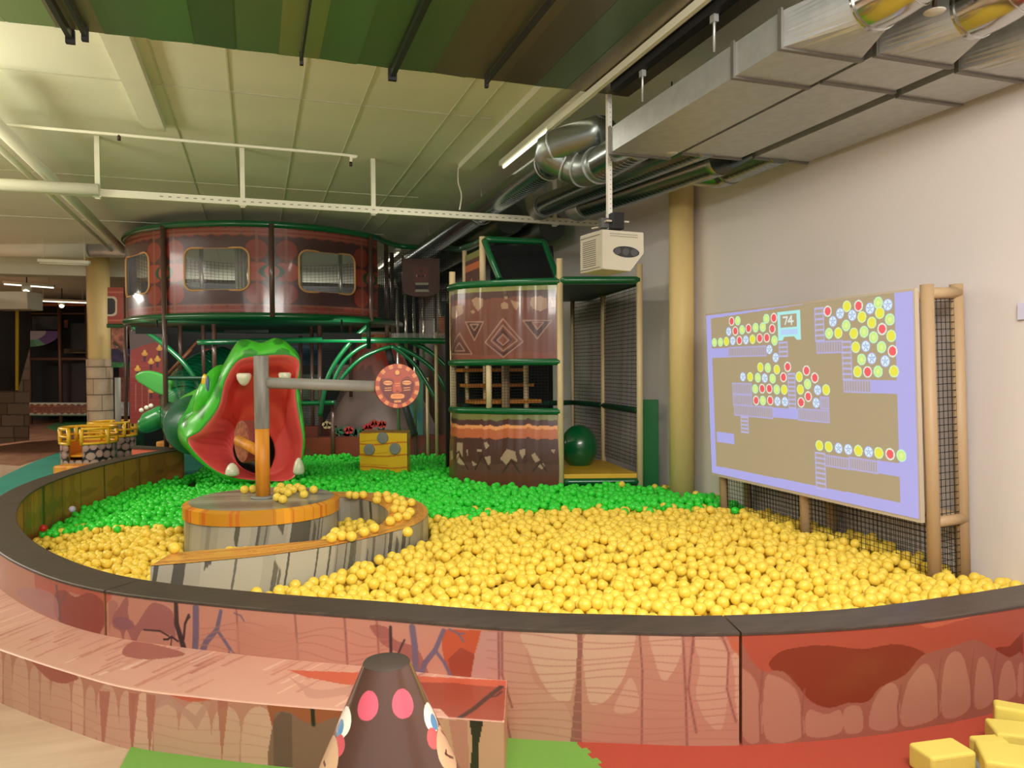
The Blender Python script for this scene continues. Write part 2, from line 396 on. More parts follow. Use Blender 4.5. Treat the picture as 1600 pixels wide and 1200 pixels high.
# round duct of the leftmost duct: elbow left/up, then long run to the far end
xl, xr, yn = ducts[0]; xm = (xl+xr)/2
t = thing('spiral_duct', 'fat silver spiral duct with segmented double elbow, nearest the fluorescent lamp', 'air duct', (xm, 5.0, 3.0), 'round spiral ducts')
A = np.array([xm, 4.8, zb+.10]); 
spiral([A, (xm, 5.1, zb+.10), (xm, 5.45, zb+.10)], .135, t, 'inlet_pipe')
B = atd(925, 212, 6.05)
b = MB(); path = crom([(xm, 5.4, zb+.1), (xm-.02, 5.62, zb+.11), (xm-.10, 5.80, zb+.18), (xm-.26, 5.86, zb+.30), B+np.array([.06, -.02, .02]), B+np.array([0, .15, 0])], 6)
b.tube(path, .14, 32); b.build('double_elbow', M('dull steel elbow', (150, 156, 150), rough=.35, metal=.95), t)
b = MB()
for i in (2, 8, 13, 19, 25): d = path[i+1]-path[i]; d /= np.linalg.norm(d); b.tube([path[i]-d*.008, path[i]+d*.008], .150, 32)
b.build('elbow_rib', galv, t)
spiral([B+np.array([0, .1, 0]), B+np.array([-.02, 2, 0]), B+np.array([-.04, 5, 0]), B+np.array([-.05, 9, 0])], .135, t, 'long_pipe')
b = MB()
for yy in (.9, 3.1, 6):
    b = MB()
    c = B+np.array([-.01, yy, 0]); pts = [c+np.array([math.cos(a)*.145, 0, math.sin(a)*.145]) for a in np.linspace(0, 2*PI, 25)[:-1]]; b.tube(pts, .008, 6, closed=True); b.tube([c+np.array([0, 0, .14]), (c[0], c[1], 3.7)], .004, 5); b.build('hanger', galv, t)
for i, (pe, rr, lab) in enumerate((((850, 322), .12, 'silver spiral duct running under the middle, its rounded end turning up behind the lamp rail'), ((915, 322), .12, 'silver spiral duct closest to the cream wall with rounded end above the projector'))):
    xl, xr, yn = ducts[1 if i == 0 else 2]; 
    st = np.array([(xl+xr)/2-.05*(i+1), ends[i+1]-.03, zb+.10]) if i == 0 else np.array([ducts[1][0]+.55, 5.0, zb+.09])
    E_ = atd(*pe, 8.3 if i == 0 else 7.7)
    t = thing('spiral_duct', lab, 'air duct', st, 'round spiral ducts')
    d = (E_-st); d /= np.linalg.norm(d)
    spiral([st, st+(E_-st)*.33, st+(E_-st)*.66, E_], rr, t, 'pipe_run')
    b = MB(); b.tube(crom([E_-d*.02, E_+d*.15, E_+d*.24+np.array([0, 0, .10]), E_+d*.25+np.array([0, 0, .28])], 6), rr+.01, 28); b.build('end_elbow', galv, t)
xl, xr, yn = ducts[2]
t = thing('spiral_duct', 'short spiral duct stub bending from the rightmost flat duct above the cream column', 'air duct', (3.5, 4.9, 3.0), 'round spiral ducts')
st = np.array([(xl+min(xr, 3.86))/2-.02, 4.58, zb+.09])
spiral([st, st+np.array([0, .3, 0]), st+np.array([0, .62, 0])], .125, t, 'pipe_run')
b = MB(); b.tube(crom([st+np.array([0, .6, 0]), st+np.array([0, .72, 0]), st+np.array([-.10, .82, .02]), st+np.array([-.26, .86, .06])], 6), .13, 28); b.build('end_elbow', galvs, t)
# far black struts and big dark ducts low under the ceiling
t = thing('dark_duct', 'dark duct run in shade under the far ceiling behind the spiral ducts', 'air duct', (3.0, 11, 3.2))
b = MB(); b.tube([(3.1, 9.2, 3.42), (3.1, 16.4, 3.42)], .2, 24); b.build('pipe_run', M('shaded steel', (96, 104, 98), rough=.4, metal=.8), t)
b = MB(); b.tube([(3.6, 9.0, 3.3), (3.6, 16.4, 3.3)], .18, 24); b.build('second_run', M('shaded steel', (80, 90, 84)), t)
# small diffuser discs
for px, py, D, lab in ((1050, 240, 5.3, 'small round white disc hanging under the ducts, left of the cream column'), (1460, 20, 3.3, 'small round white disc hanging between the steel elbows at top right')):
    c = atd(px, py, D); t = thing('hanging_disc', lab, 'sprinkler disc', c)
    b = MB(); b.lathe([(.0, 0), (.042, .002), (.045, .006), (.01, .012)], c, 28, False); b.build('disc', M('grey disc', (200, 198, 185), rough=.4), t)
    b = MB(); b.tube([c+np.array([0, 0, .01]), c+np.array([0, 0, .09])], .009, 10); b.build('sprinkler_head', M('bronze head', (70, 50, 40), rough=.4, metal=.6), t)
    b = MB(); b.tube([c+np.array([0, 0, .08]), c+np.array([0, 0, .5])], .006, 8); b.build('stem', blackm, t)

# ------------------------------------------------------------------ ceiling rails, pipes and lamps
YB = 8.0
pL = aty(-60, 288, YB); pR = aty(935, 350, YB)
t = thing('lamp_rail', 'long white slotted rail crossing the room on droppers from the ceiling', 'rail', (0, YB, 3.1))
zr = pR[2]
b = MB(); b.bar((pL[0]-1, YB, pL[2]), (XW-.02, YB, zr), .05, .07); b.build('rail', whitem, t)
b = MB()
xx = aty(250, 300, YB)[0]
while xx < XW-.1:
    zz = pL[2]+(zr-pL[2])*(xx-pL[0])/(XW-pL[0]); b.box((xx, YB-.027, zz-.006), (xx+.03, YB-.024, zz+.003)); xx += .075
b.build('slot_row', M('slot shadow metal', (120, 116, 100)), t)
for px in (153, 379, 583, 866):
    x = aty(px, 300, YB)[0]; zz = pL[2]+(zr-pL[2])*(x-pL[0])/(XW-pL[0])
    b = MB(); b.box((x-.022, YB-.022, zz-.06), (x+.022, YB+.022, 3.7)); b.box((x-.035, YB-.05, zz-.05), (x+.035, YB+.0, zz-.035)); b.build('dropper', whitem, t)
pa = aty(0, 290, YB-.1); pb_ = aty(155, 297, YB-.1)
tp = thing('pale_pipe', 'pale round pipe joining the white rail at the left edge', 'pipe', pb_)
b = MB(); b.tube([pa-np.array([1.5, 0, 0]), pb_], .055, 14); b.build('pipe', whitem, tp)
# sprinkler pipes
YP = 7.2
q0 = aty(20, 196, YP); q1 = aty(548, 243, YP)
t = thing('sprinkler_pipe', 'thin white pipe under the ceiling with a down-turned end', 'pipe', q1)
b = MB(); b.tube(crom([q0-np.array([2, 0, 0]), q0, (q0+q1)/2, q1-np.array([.05, 0, 0]), q1+np.array([0, 0, -.02]), q1+np.array([0, 0, -.06])], 6), .014, 10); b.build('pipe', whitem, t)
b = MB(); c = q1+np.array([0, 0, -.06]); b.tube([c, c-np.array([0, 0, .04])], .014, 8); b.build('sprinkler_head', M('bronze head', (70, 50, 40)), t); b = MB()
c = aty(186, 214, YP); b.tube([c+np.array([0, 0, .02]), c-np.array([0, 0, .03])], .014, 8); b.build('sprinkler_head', M('bronze head', (70, 50, 40)), t)
# diagonal big pipe at left going away
p = atz(-8, 190, 3.45); q = atz(165, 366, 3.45); 
t = thing('white_pipe', 'thick white pipe running away under the ceiling at the left', 'pipe', q)
b = MB(); b.tube([(p[0], p[1]-.6, 3.45), (q[0], 13.6, 3.45)], .055, 16); b.build('pipe', whitem, t)
b = MB(); b.tube([(p[0]-.22, p[1]-.6, 3.5), (q[0]-.24, 14, 3.5)], .03, 12); b.build('thin_pipe', whitem, t)
# cable
t0 = atz(716, 262, 3.69); cb = np.array([t0[0], YB-.02, 3.2]); c1 = aty(718, 328, YB-.05)
b = MB(); b.tube(crom([t0, aty(716, 285, t0[1]+.05), aty(721, 305, (t0[1]+YB)/2), c1], 6), .008, 6)
build_thing(b, 'hanging_cable', whitem, 'thin white cable sagging from the ceiling slab to the white rail', 'cable')
# fluorescent battens
def batten(p, q, lab, on, w=.05, hh=.06, z=None):
    c = (np.array(p)+np.array(q))/2
    t = thing('fluorescent_lamp', lab, 'ceiling lamp', c, 'fluorescent battens')
    b = MB(); b.bar(p, q, w, hh); b.build('housing', whitem, t)
    b = MB(); dn = np.array([0, 0, -hh/2-.014]); d = (np.array(q)-np.array(p)); d = d/np.linalg.norm(d)*.02
    b.tube([np.array(p)+dn+d, np.array(q)+dn-d], .014, 10)
    for e_ in (p, q):
        e_ = np.array(e_)+(c-np.array(e_))*.2
        if e_[2] < 3.6: b2 = MB(); b2.tube([e_, (e_[0], e_[1], 3.7)], .006, 6); b2.build('suspension', whitem, t)
    b.build('tube', M('lit tube', (255, 250, 235), emit=(255, 246, 225), es=on) if on else whitem, t)
za = 3.6
p = atz(786, 256, za); batten((p[0], 5.2, za), (p[0], p[1], za), 'long white batten between the slab and the fat spiral duct', 1.6, .09, .05)
p = atz(640, 376, 3.55); batten((p[0], 13.0, 3.55), (p[0], 15.2, 3.55), 'short lit batten far back above the dark play frame', 3, .08)
for i, (pa, pb_, D, lab) in enumerate((((60, 468), (137, 471), 19, 'bright tube above the dark play frame, left of the stone column'), ((5, 441), (85, 447), 16, 'bright tube at the far left edge above the beige box'), ((60, 407), (140, 410), 12.5, 'nearest white batten left of the cream and stone column'))):
    batten(atd(*pa, D), atd(*pb_, D), lab, 4 if i < 2 else 0, .06, .05)
for px, py, D, lab in ((97, 476, 20, 'left of the two small lamps over the dark frame'), (42, 453, 16, 'white lamp box at the far left under the ceiling')):
    c = atd(px, py, D); t = thing('spot_lamp', lab, 'spot lamp', c)
    b = MB(); b.box(c-np.array([.08, .08, .02]), c+np.array([.08, .08, .1])); b.build('housing', whitem, t, .01)
    b = MB(); b.tube([c, (c[0], c[1], 3.7)], .012, 8); b.build('stem', blackm, t)
    b = MB(); b.ell(c-np.array([0, .05, .04]), ((.06, 0, 0), (0, .06, 0), (0, 0, .05)), 12, 8); b.build('bulb', M('lit bulb', (255, 250, 230), emit=(255, 244, 220), es=3), t)
# big round duct at left, half painted half steel
D = 13.2; a = atd(-60, 385, D); c = atd(142, 388, D); e = atd(215, 389, D)
t = thing('round_duct', 'fat horizontal round duct at left, cream painted then bare steel past the column', 'air duct', c)
b = MB(); b.tube([a, c], .165, 28); b.build('painted_pipe', M('cream painted duct', (222, 216, 196), rough=.6), t)
b = MB(); b.tube([c, e+np.array([.6, 0, 0])], .15, 28); b.build('steel_pipe', galv, t)

# ------------------------------------------------------------------ columns
p = atx(1063, 300, 3.79)
t = thing('round_column', 'smooth cream round column standing against the right wall', 'column', (3.8, p[1], 0))
b = MB(); b.lathe([(.115, 0), (.115, 3.7)], (3.8, p[1], 0), 40); b.build('shaft', creamc, t)
D = 14.3; base = atd(158, 700, D); cx, cy = base[0], base[1]
t = thing('stone_column', 'square-looking cream column with painted stone block base at left', 'column', (cx, cy, 0))
b = MB(); ang = -YAW+.35
def rot2(x, y, a, c): return (c[0]+x*math.cos(a)-y*math.sin(a), c[1]+x*math.sin(a)+y*math.cos(a))
b.lathe([(.2, .65), (.2, 3.7)], (cx, cy, 0), 8); 
for i in range(len(b.sm)): b.sm[i] = True
b.build('shaft', creamc, t)
n_ = 160; m_ = 110; th = np.linspace(0, 2*PI, n_); zz = np.linspace(0, 1.72, m_); TH, ZZ = np.meshgrid(th, zz, indexing='ij')
V = np.stack([cx+.225*np.cos(TH), cy+.225*np.sin(TH), ZZ], -1)
cv = Canvas(TH*.225, ZZ, (190, 168, 140))
rr = random.Random(3); z = 0
while z < 1.72:
    hgt = rr.choice((.16, .22, .3)); u = rr.uniform(-.2, 0)
    while u < 1.5:
        w = rr.uniform(.25, .42); tone = rr.uniform(-14, 12); cv.rect(u, z, u+w, z+hgt, (196+tone, 172+tone, 145+tone))
        cv.stroke([(u, z), (u+w, z), (u+w, z+hgt)], .014, (62, 46, 36)); cv.ell((u+w/2, z+hgt/2), w*.34, hgt*.3, (205+tone, 182+tone, 155+tone)); u += w
    z += hgt
painted('stone_base', [(V, cv.c, False, None)], paintm, t)

# ================================================================== PROJECTOR
Dp = 5.5
top = atd(950, 143, Dp); 
def P5(px, py, dD=0): return atd(px, py, Dp+dD)
tl = P5(941, 359); cx_ = .5
t = thing('projector', 'boxy cream projector housing hanging above the pit on a white rod', 'projector', P5(950, 428))
# box: front right face normal roughly towards the camera-right (screen side), left face vented
A0 = P5(941, 358); B0 = P5(1006, 363, -.12); C0 = P5(906, 369, .30)
dn = lambda p, h: np.array([p[0], p[1], p[2]-h])
hB = .335
A1 = dn(A0, .30); A1 = np.array([A0[0], A0[1], P5(938, 420)[2]])
F4 = np.array([B0[0], B0[1], P5(1004, 396, -.12)[2]]); F5 = np.r_[(A0+.68*(B0-A0))[:2], P5(985, 424, -.08)[2]]; C1 = dn(C0, .30)
Dk = B0+(C0-A0)      # back corner
b = MB(); back = C0-A0
poly = [A0, B0, F4, F5, A1]
b.prism(poly, back)
b.build('housing', M('projector cream', (196, 188, 168), rough=.5), t, .006)
u_ = (B0-A0); v_ = np.array([0, 0, -1.])
nf = np.cross(u_, v_); nf /= np.linalg.norm(nf)
if nf@(CAMP-A0) < 0: nf = -nf
def fp(s, q, o=.004): return A0+u_*s+v_*q+nf*o
def facepoly(pts, o=.004, th=.004): return [fp(s, q, o) for s, q in pts], -nf*th
oval = [(.48+.33*math.cos(a)*1.0, .150+.040*math.sin(a)*(1 if abs(math.cos(a)) < .95 else 1)) for a in np.linspace(0, 2*PI, 28)[:-1]]
b = MB(); b.prism(*facepoly([(.58+(s-.48)*.95, q) for s, q in oval], .003)); b.build('lens_window', M('smoked glass', (38, 34, 32), rough=.55), t)
b = MB()
for i in range(3):
    cc = fp(.38+.2*i, .150, .008); b.tube([cc-nf*.004, cc], .026, 20)
b.build('lens', M('lens ring', (62, 58, 56), rough=.3), t)
b = MB()
for r_ in range(2):
    for k in range(16): b.prism(*facepoly([(.2+k*.042, .022+r_*.016), (.2+k*.042+.026, .024+r_*.016), (.2+k*.042+.02, .029+r_*.016), (.2+k*.042-.004, .027+r_*.016)], .002))
b.build('vent_holes', M('vent dark', (96, 88, 74)), t)
# side slots
ws = C0-A0; ns = np.cross(ws, v_); ns /= np.linalg.norm(ns)
if ns@(CAMP-A0) < 0: ns = -ns
b = MB()
for k in range(13):
    q = .06+k*.0155; s0, s1 = .28, .85
    p4 = [A0+ws*s0+v_*q+ns*.003, A0+ws*s1+v_*q+ns*.003, A0+ws*s1+v_*(q+.004)+ns*.003, A0+ws*s0+v_*(q+.004)+ns*.003]; b.prism(p4, -ns*.004)
for q in (.03, .268):
    p4 = [A0+ws*.1+v_*q+ns*.003, A0+ws*.95+v_*q+ns*.003, A0+ws*.95+v_*(q+.004)+ns*.003, A0+ws*.1+v_*(q+.004)+ns*.003]; b.prism(p4, -ns*.004)
b.build('side_slots', M('vent dark', (96, 88, 74)), t)
ctr = (A0+B0)/2+back*.5
b = MB(); c = P5(958, 350, .08); b.box(c-np.array([.09, .08, .0]), c+np.array([.09, .08, .012])); b.bar(P5(925, 357, .1), P5(973, 351, .02), .03, .008); b.build('mount_plate', M('projector cream', (216, 208, 186)), t)
c = P5(962, 344, .02); b = MB(); b.box(c+np.array([-.04, -.04, -.07]), c+np.array([.05, .05, .05])); b.build('black_box', blackm, t, .004)
c = P5(943, 348, .05); b = MB(); b.box(c+np.array([-.03, -.03, -.04]), c+np.array([.03, .03, .03])); b.tube([c+np.array([-.02, 0, 0]), c+np.array([.03, -.05, .01])], .012, 10); b.build('joint', M('joint chrome', (120, 120, 120), metal=.8, rough=.3), t)
rb = P5(952, 352, .06); rt_ = np.array([rb[0], rb[1], 3.5])
b = MB(); b.box((rb[0]-.017, rb[1]-.017, rb[2]-.03), (rb[0]+.017, rb[1]+.017, 3.5)); b.build('rod', M('rod white', (232, 228, 216), rough=.4), t)
b = MB()
for k in range(26):
    z = rb[2]+.05+k*.035; 
    if z < 3.45: b.tube([(rb[0]+.004, rb[1]-.018, z), (rb[0]+.004, rb[1]-.014, z)], .004, 6)
b.build('rod_holes', M('vent dark', (96, 88, 74)), t)

# ================================================================== PROJECTION SCREEN ON ITS POST FRAME
SX = 3.58
def S(px, py): p = atx(px, py, SX); return (p[1], p[2])
ya, yb_ = 3.325, 5.40; z0, z1 = .625, 1.93
t = thing('projection_screen', 'large white screen with projected ball game on a beige padded post frame', 'screen', (3.7, 4.35, .1)); t.rotation_euler = (0, math.radians(-2.4), 0); t.location.x += .018
tanm_ = tanm; tanm = M('beige post padding', (188, 158, 120), rough=.5, bump=.1, bscale=30)
y = np.linspace(ya, yb_, 560); z = np.linspace(z0, z1, 360); YY, ZZ = np.meshgrid(y, z, indexing='ij')
LAV = (180, 176, 234); TAN = (178, 160, 130)
cv = Canvas(YY, ZZ, TAN); cv.rect(ya, z0, yb_, z1, LAV)
K = TAN
# playfield (dark) inside the lavender edge
q = [S(*p) for p in ((1121, 498), (1419, 458), (1422, 560), (1426, 790), (1125, 729))]
cv.poly([(yb_-.07, 1.90), (ya+.13, 1.945), (ya+.13, .70), (yb_-.07, .69)], K)
def Z3(x, y_): return S(1100+x/3.75, 440+y_/3.75)
def Z4(x, y_): return S(1260+x/3.158, 440+y_/3.158)
def R4(fn, x0, y0, x1, y1):
    a = fn(x0, (y0+y0)/2); c = fn(x1, y1); return a[0], a[1], c[0], c[1]
def quad(fn, x0, y0, x1, y1): return [fn(x0, y0), fn(x1, y0), fn(x1, y1), fn(x0, y1)]
def midrect(fn, x0, y0, x1, y1):      # fit an upright rectangle to four measured corners
    a = [fn(x0, y0), fn(x1, y0), fn(x1, y1), fn(x0, y1)]
    return (a[0][0]+a[3][0])/2, (a[0][1]+a[1][1])/2, (a[1][0]+a[2][0])/2, (a[2][1]+a[3][1])/2
for fn, r in ((Z3, (60, 385, 172, 440)), (Z3, (420, 735, 572, 795)), (Z3, (85, 880, 187, 942)), (Z4, (340, 480, 500, 546)), (Z4, (360, 888, 520, 952))):
    cv.rect(*midrect(fn, *r), LAV)
def ladder(fn, r, vert, n):
    u0, v0, u1, v1 = midrect(fn, *r); cv.rect(u0, v0, u1, v1, (180, 164, 150)); 
    for e in ((u0, v0, u1, v0), (u0, v1, u1, v1), (u0, v0, u0, v1), (u1, v0, u1, v1)): cv.stroke([(e[0], e[1]), (e[2], e[3])], .010, (184, 178, 224))
    for k in range(n+1):
        f = k/n
        if vert: cv.stroke([(u0+(u1-u0)*f, v0), (u0+(u1-u0)*f, v1)], .008, (184, 178, 222))
        else: cv.stroke([(u0, v0+(v1-v0)*f), (u1, v0+(v1-v0)*f)], .012, (190, 186, 230))
    if not vert:
        pass
for r, n in (((172, 378, 395, 432), 22), ((190, 592, 300, 655), 12), ((190, 658, 300, 720), 12), ((195, 724, 420, 786), 22), ((570, 745, 752, 812), 18), ((705, 672, 752, 738), 5)): ladder(Z3, r, True, n)
for r, n in (((80, 290, 205, 346), 10), ((208, 482, 340, 540), 10), ((100, 860, 218, 912), 10), ((222, 872, 360, 930), 12)): ladder(Z4, r, True, n)
for r, n in (((472, 352, 520, 432), 3), ((232, 790, 273, 878), 4), ((518, 535, 558, 735), 8)): ladder(Z3, r, False, n)
for r, n in (((75, 128, 117, 287), 6), ((205, 292, 248, 478), 7), ((54, 842, 100, 1016), 7)): ladder(Z4, r, False, n)
# score box with the number 74
u0, v0, u1, v1 = midrect(Z3, 468, 168, 602, 338); CY = (180, 240, 238)
cv.rect(u0, v0, u1, v1, CY); w_ = u1-u0; h_ = v1-v0
cv.rect(u0+w_*.13, v0+h_*.1, u1-w_*.15, v0+h_*.55, (178, 160, 134)); cv.rect(u0+w_*.13, v0+h_*.62, u1-w_*.13, v0+h_*.80, (186, 214, 250))
cv.poly([(u0+w_*.2, v1+.001*0), (u0+w_*.28, v0+h_*.88), (u1-w_*.28, v0+h_*.88), (u1-w_*.18, v1)], TAN)
g_ = lambda a, c: (u0+w_*a, v0+h_*c); TX = (226, 240, 232)
cv.stroke([g_(.26, .2), g_(.44, .2), g_(.34, .44)], .012, TX); cv.stroke([g_(.62, .46), g_(.62, .18), g_(.48, .36), g_(.70, .36)], .012, TX)
RD = .036
def ball(fn, x, y_, k):
    c = fn(x, y_); r = RD
    if k == 'r': cv.ell(c, r, r, (228, 240, 226)); cv.ell(c, r*.74, r*.76, (244, 104, 112))
    if k == 'g': cv.ell(c, r, r, (196, 246, 214)); cv.ell(c, r*.8, r*.8, (212, 240, 140)); cv.ell(c, r*.4, r*.4, (224, 246, 156))
    if k == 'y': cv.ell(c, r, r, (214, 246, 196)); cv.ell(c, r*.8, r*.82, (238, 232, 50))
    if k == 'w':
        cv.ell(c, r, r, (176, 184, 238)); cv.ell(c, r*.84, r*.84, (226, 244, 250)); cv.ell(c, r*.34, r*.34, (164, 184, 228))
        for a in range(5):
            th = a*2*PI/5+.3; cv.ell((c[0]+r*.56*math.cos(th), c[1]+r*.56*math.sin(th)), r*.13, r*.13, (140, 166, 218))
        cv.ell(c, r*.15, r*.15, (225, 240, 250))
for x, y_, k in ((197, 228, 'r'), (233, 225, 'g'), (178, 288, 'w'), (217, 285, 'r'), (257, 278, 'g'), (295, 270, 'r'), (337, 265, 'g'), (380, 262, 'g'), (435, 272, 'r'), (402, 213, 'g'), (447, 208, 'r'), (91, 352, 'g'), (127, 350, 'g'), (162, 346, 'y'), (200, 342, 'w'), (239, 340, 'r'), (277, 337, 'w'), (317, 333, 'y'), (359, 327, 'r'), (401, 324, 'r'), (446, 340, 'g'), (414, 393, 'w'), (449, 440, 'w'), (357, 497, 'y'), (401, 500, 'g'), (453, 510, 'y'), (518, 494, 'r'), (252, 553, 'w'), (295, 553, 'y'), (340, 558, 'g'), (381, 560, 'w'), (427, 563, 'g'), (491, 555, 'r'), (322, 624, 'g'), (363, 622, 'r'), (405, 622, 'r'), (449, 627, 'g'), (493, 628, 'y'), (325, 691, 'r'), (365, 692, 'g'), (408, 691, 'r'), (451, 696, 'w'), (495, 698, 'w'), (584, 552, 'y'), (628, 516, 'r'), (676, 558, 'r'), (632, 595, 'g'), (588, 627, 'y'), (690, 630, 'w'), (633, 668, 'r'), (590, 702, 'r'), (679, 705, 'w'), (740, 628, 'y')): ball(Z3, x, y_, k)
for x, y_, k in ((391, 100, 'g'), (139, 142, 'r'), (200, 153, 'w'), (235, 118, 'y'), (293, 115, 'r'), (260, 162, 'w'), (163, 192, 'w'), (228, 212, 'g'), (142, 251, 'g'), (188, 249, 'y'), (308, 170, 'y'), (349, 128, 'w'), (397, 150, 'y'), (438, 110, 'w'), (356, 198, 'y'), (446, 182, 'g'), (265, 251, 'y'), (316, 243, 'g'), (406, 229, 'r'), (362, 270, 'g'), (450, 263, 'y'), (272, 319, 'y'), (322, 314, 'w'), (400, 318, 'g'), (454, 338, 'r'), (299, 379, 'g'), (350, 374, 'w'), (416, 387, 'w'), (277, 439, 'y'), (327, 440, 'r'), (379, 438, 'g'), (458, 437, 'y'), (75, 804, 'y'), (121, 810, 'y'), (170, 817, 'w'), (218, 823, 'w'), (268, 829, 'y'), (319, 835, 'w'), (369, 840, 'y'), (425, 846, 'r'), (481, 853, 'g')): ball(Z4, x, y_, k)
el = np.clip(lin(cv.c)/1.087-np.array([.105, .095, .085]), 0, 1); cv.c = 255*np.where(el <= .0031308, el*12.92, 1.055*el**(1/2.4)-.055)
m = bpy.data.materials.new('projected picture'); m.use_nodes = True; nt = m.node_tree; bs = nt.nodes['Principled BSDF']
bs.inputs['Base Color'].default_value = L4((100, 96, 92)); bs.inputs['Roughness'].default_value = .7
at_ = nt.nodes.new('ShaderNodeAttribute'); at_.attribute_name = 'Col'; nt.links.new(at_.outputs['Color'], bs.inputs['Emission Color']); bs.inputs['Emission Strength'].default_value = 1.0
V = np.stack([np.full_like(YY, SX), YY, ZZ], -1)
painted('projected_picture', [(V, cv.c, True, None)], m, t)
b = MB(); b.box((SX+.003, ya-.01, z0-.02), (SX+.03, yb_+.01, z1+.012)); b.build('screen_board', M('screen board', (205, 190, 168), rough=.5), t)
fx = SX+.07; bx_ = SX+.30
posts = [(fx, ya-.03), (fx, (ya+yb_)/2+.0), (fx, yb_-.06), (bx_, ya-.02), (bx_, (ya+yb_)/2), (bx_, yb_-.06)]
for i, (x, y_) in enumerate(posts):
    b = MB(); b.tube([(x, y_, 0), (x, y_, z1+(.03 if i in (0, 3) else -.02))], .036, 16); b.build('post', tanm, t)
for zz in (z1-.02, z0-.02):
    for y_ in (ya-.03, yb_-.06):
        b = MB(); b.tube([(fx, y_, zz), (bx_, y_, zz)], .032, 14); b.build('cross_bar', tanm, t)
    b = MB(); b.tube([(bx_, ya, zz), (bx_, yb_, zz)], .03, 14); b.build('long_bar', tanm, t)
b = MB(); net(b, (fx, ya-.03, .1), (bx_, ya-.03, .1), (bx_, ya-.03, z1-.03), (fx, ya-.03, z1-.03), 7, 46, .004); b.build('side_net', blacknet, t)
b = MB(); net(b, (fx, ya, .1), (fx, yb_, .1), (fx, yb_, z0-.02), (fx, ya, z0-.02), 60, 15, .0035); b.build('lower_net', blacknet, t)
b = MB(); net(b, (bx_, ya, .1), (bx_, yb_, .1), (bx_, yb_, z0-.02), (bx_, ya, z0-.02), 60, 15, .0035); b.build('rear_net', blacknet, t)
tanm = tanm_
b = MB(); c = atx(1597, 482, XW-.012); b.box((XW-.02, c[1]-.14, c[2]-.06), (XW-.001, c[1]+.02, c[2]+.03))
build_thing(b, 'wall_bracket', M('lavender white plastic', (210, 208, 235), rough=.5), 'small pale bracket on the cream wall at the right edge of the picture', 'bracket')

# ================================================================== BALL PIT WALL
INN = crom([(4.4, 2.72), (3.95, 2.645), (3.51, 2.60), (3.0, 2.575), (2.4, 2.585), (1.82, 2.70), (1.42, 2.86), (1.02, 3.05), (.53, 3.37), (-.01, 3.72), (-.61, 4.2), (-1.06, 4.83), (-1.43, 5.6), (-1.70, 6.48), (-1.85, 7.46), (-1.81, 8.45), (-1.56, 9.55), (-1.22, 10.4), (-.92, 10.86)], 10)
INN = INN[[i for i in range(len(INN)) if INN[i][0] <= 3.95]]
INN, SI = resample(INN, .012)
T_ = np.gradient(INN, axis=0); T_ /= np.linalg.norm(T_, axis=1)[:, None]
NO = np.stack([-T_[:, 1], T_[:, 0]], 1)      # outward
if NO[len(NO)//4]@np.array([0, 1]) > 0: NO = -NO
TH = .205; RIM = .46
OUT = INN+NO*TH
def wall_hit(px, py, curve):      # first crossing of a sight line with a wall face, as (arc length, height)
    d = ray(px, py); n = np.array([-d[1], d[0]]); s = curve@n; along = curve@np.array([d[0], d[1]])
    idx = np.where((s[:-1]*s[1:] <= 0) & (along[:-1] > 0))[0]
    if len(idx) == 0: return None
    i = idx[np.argmin(along[idx])]; f = s[i]/(s[i]-s[i+1]+1e-12); P = curve[i]*(1-f)+curve[i+1]*f
    k = np.linalg.norm(P)/math.hypot(d[0], d[1]); return (SI[i]*(1-f)+SI[i+1]*f, H+d[2]*k)
def WP(pts): return [q for q in (wall_hit(a, c, OUT) for a, c in pts) if q is not None]
def zw(x, y_): return (700+x/1.778, 880+y_/1.778)
def zl(x, y_): return (x/4., 820+y_/4.)
sA = wall_hit(1157, 1050, OUT)[0]; sB = wall_hit(165, 960, OUT)[0]; sC = SI[np.argmin(np.abs(INN[:, 1]-6.9)+(INN[:, 0] > 0)*9)]; sEnd = SI[-1]
sV = np.linspace(0, 1, 2)
# artwork of the outer face over all segments
zz = np.linspace(.004, RIM-.012, 140); nS = int(sEnd*1.0/.004)
sO = np.linspace(0, sEnd, nS)
ox = np.interp(sO, SI, OUT[:, 0]); oy = np.interp(sO, SI, OUT[:, 1])
SS, ZZ = np.meshgrid(sO, zz, indexing='ij')
cv = Canvas(SS, ZZ, (222, 142, 114))
seam = (156, 84, 72); soft = (196, 118, 98)
# ---- right segment
cv.rect(-1, 0, sA, 1, (196, 78, 50))
cv.poly(smooth_poly(WP([zw(*p) for p in ((812, 186), (900, 186), (1040, 170), (1200, 178), (1290, 165), (1340, 180), (1420, 160), (1598, 110), (1598, 60), (1200, 150), (812, 170))])), (222, 104, 66))
cv.poly(smooth_poly(WP([zw(*p) for p in ((895, 290), (900, 265), (940, 240), (1040, 228), (1150, 238), (1250, 225), (1330, 255), (1290, 300), (1200, 350), (1180, 395), (1060, 412), (1000, 380), (950, 330))])), (150, 50, 24))
cv.poly(WP([zw(*p) for p in ((1520, 235), (1560, 230), (1598, 190), (1598, 300), (1540, 270))]), (150, 50, 24))
cv.poly(smooth_poly(WP([zw(*p) for p in ((812, 510), (812, 235), (840, 265), (875, 300), (930, 300), (975, 345), (1010, 385), (1060, 402), (1110, 388), (1165, 385), (1200, 345), (1270, 310), (1320, 255), (1400, 232), (1460, 212), (1510, 235), (1560, 262), (1597, 255), (1597, 420), (1300, 480), (1000, 500))]), 3), (176, 96, 74))
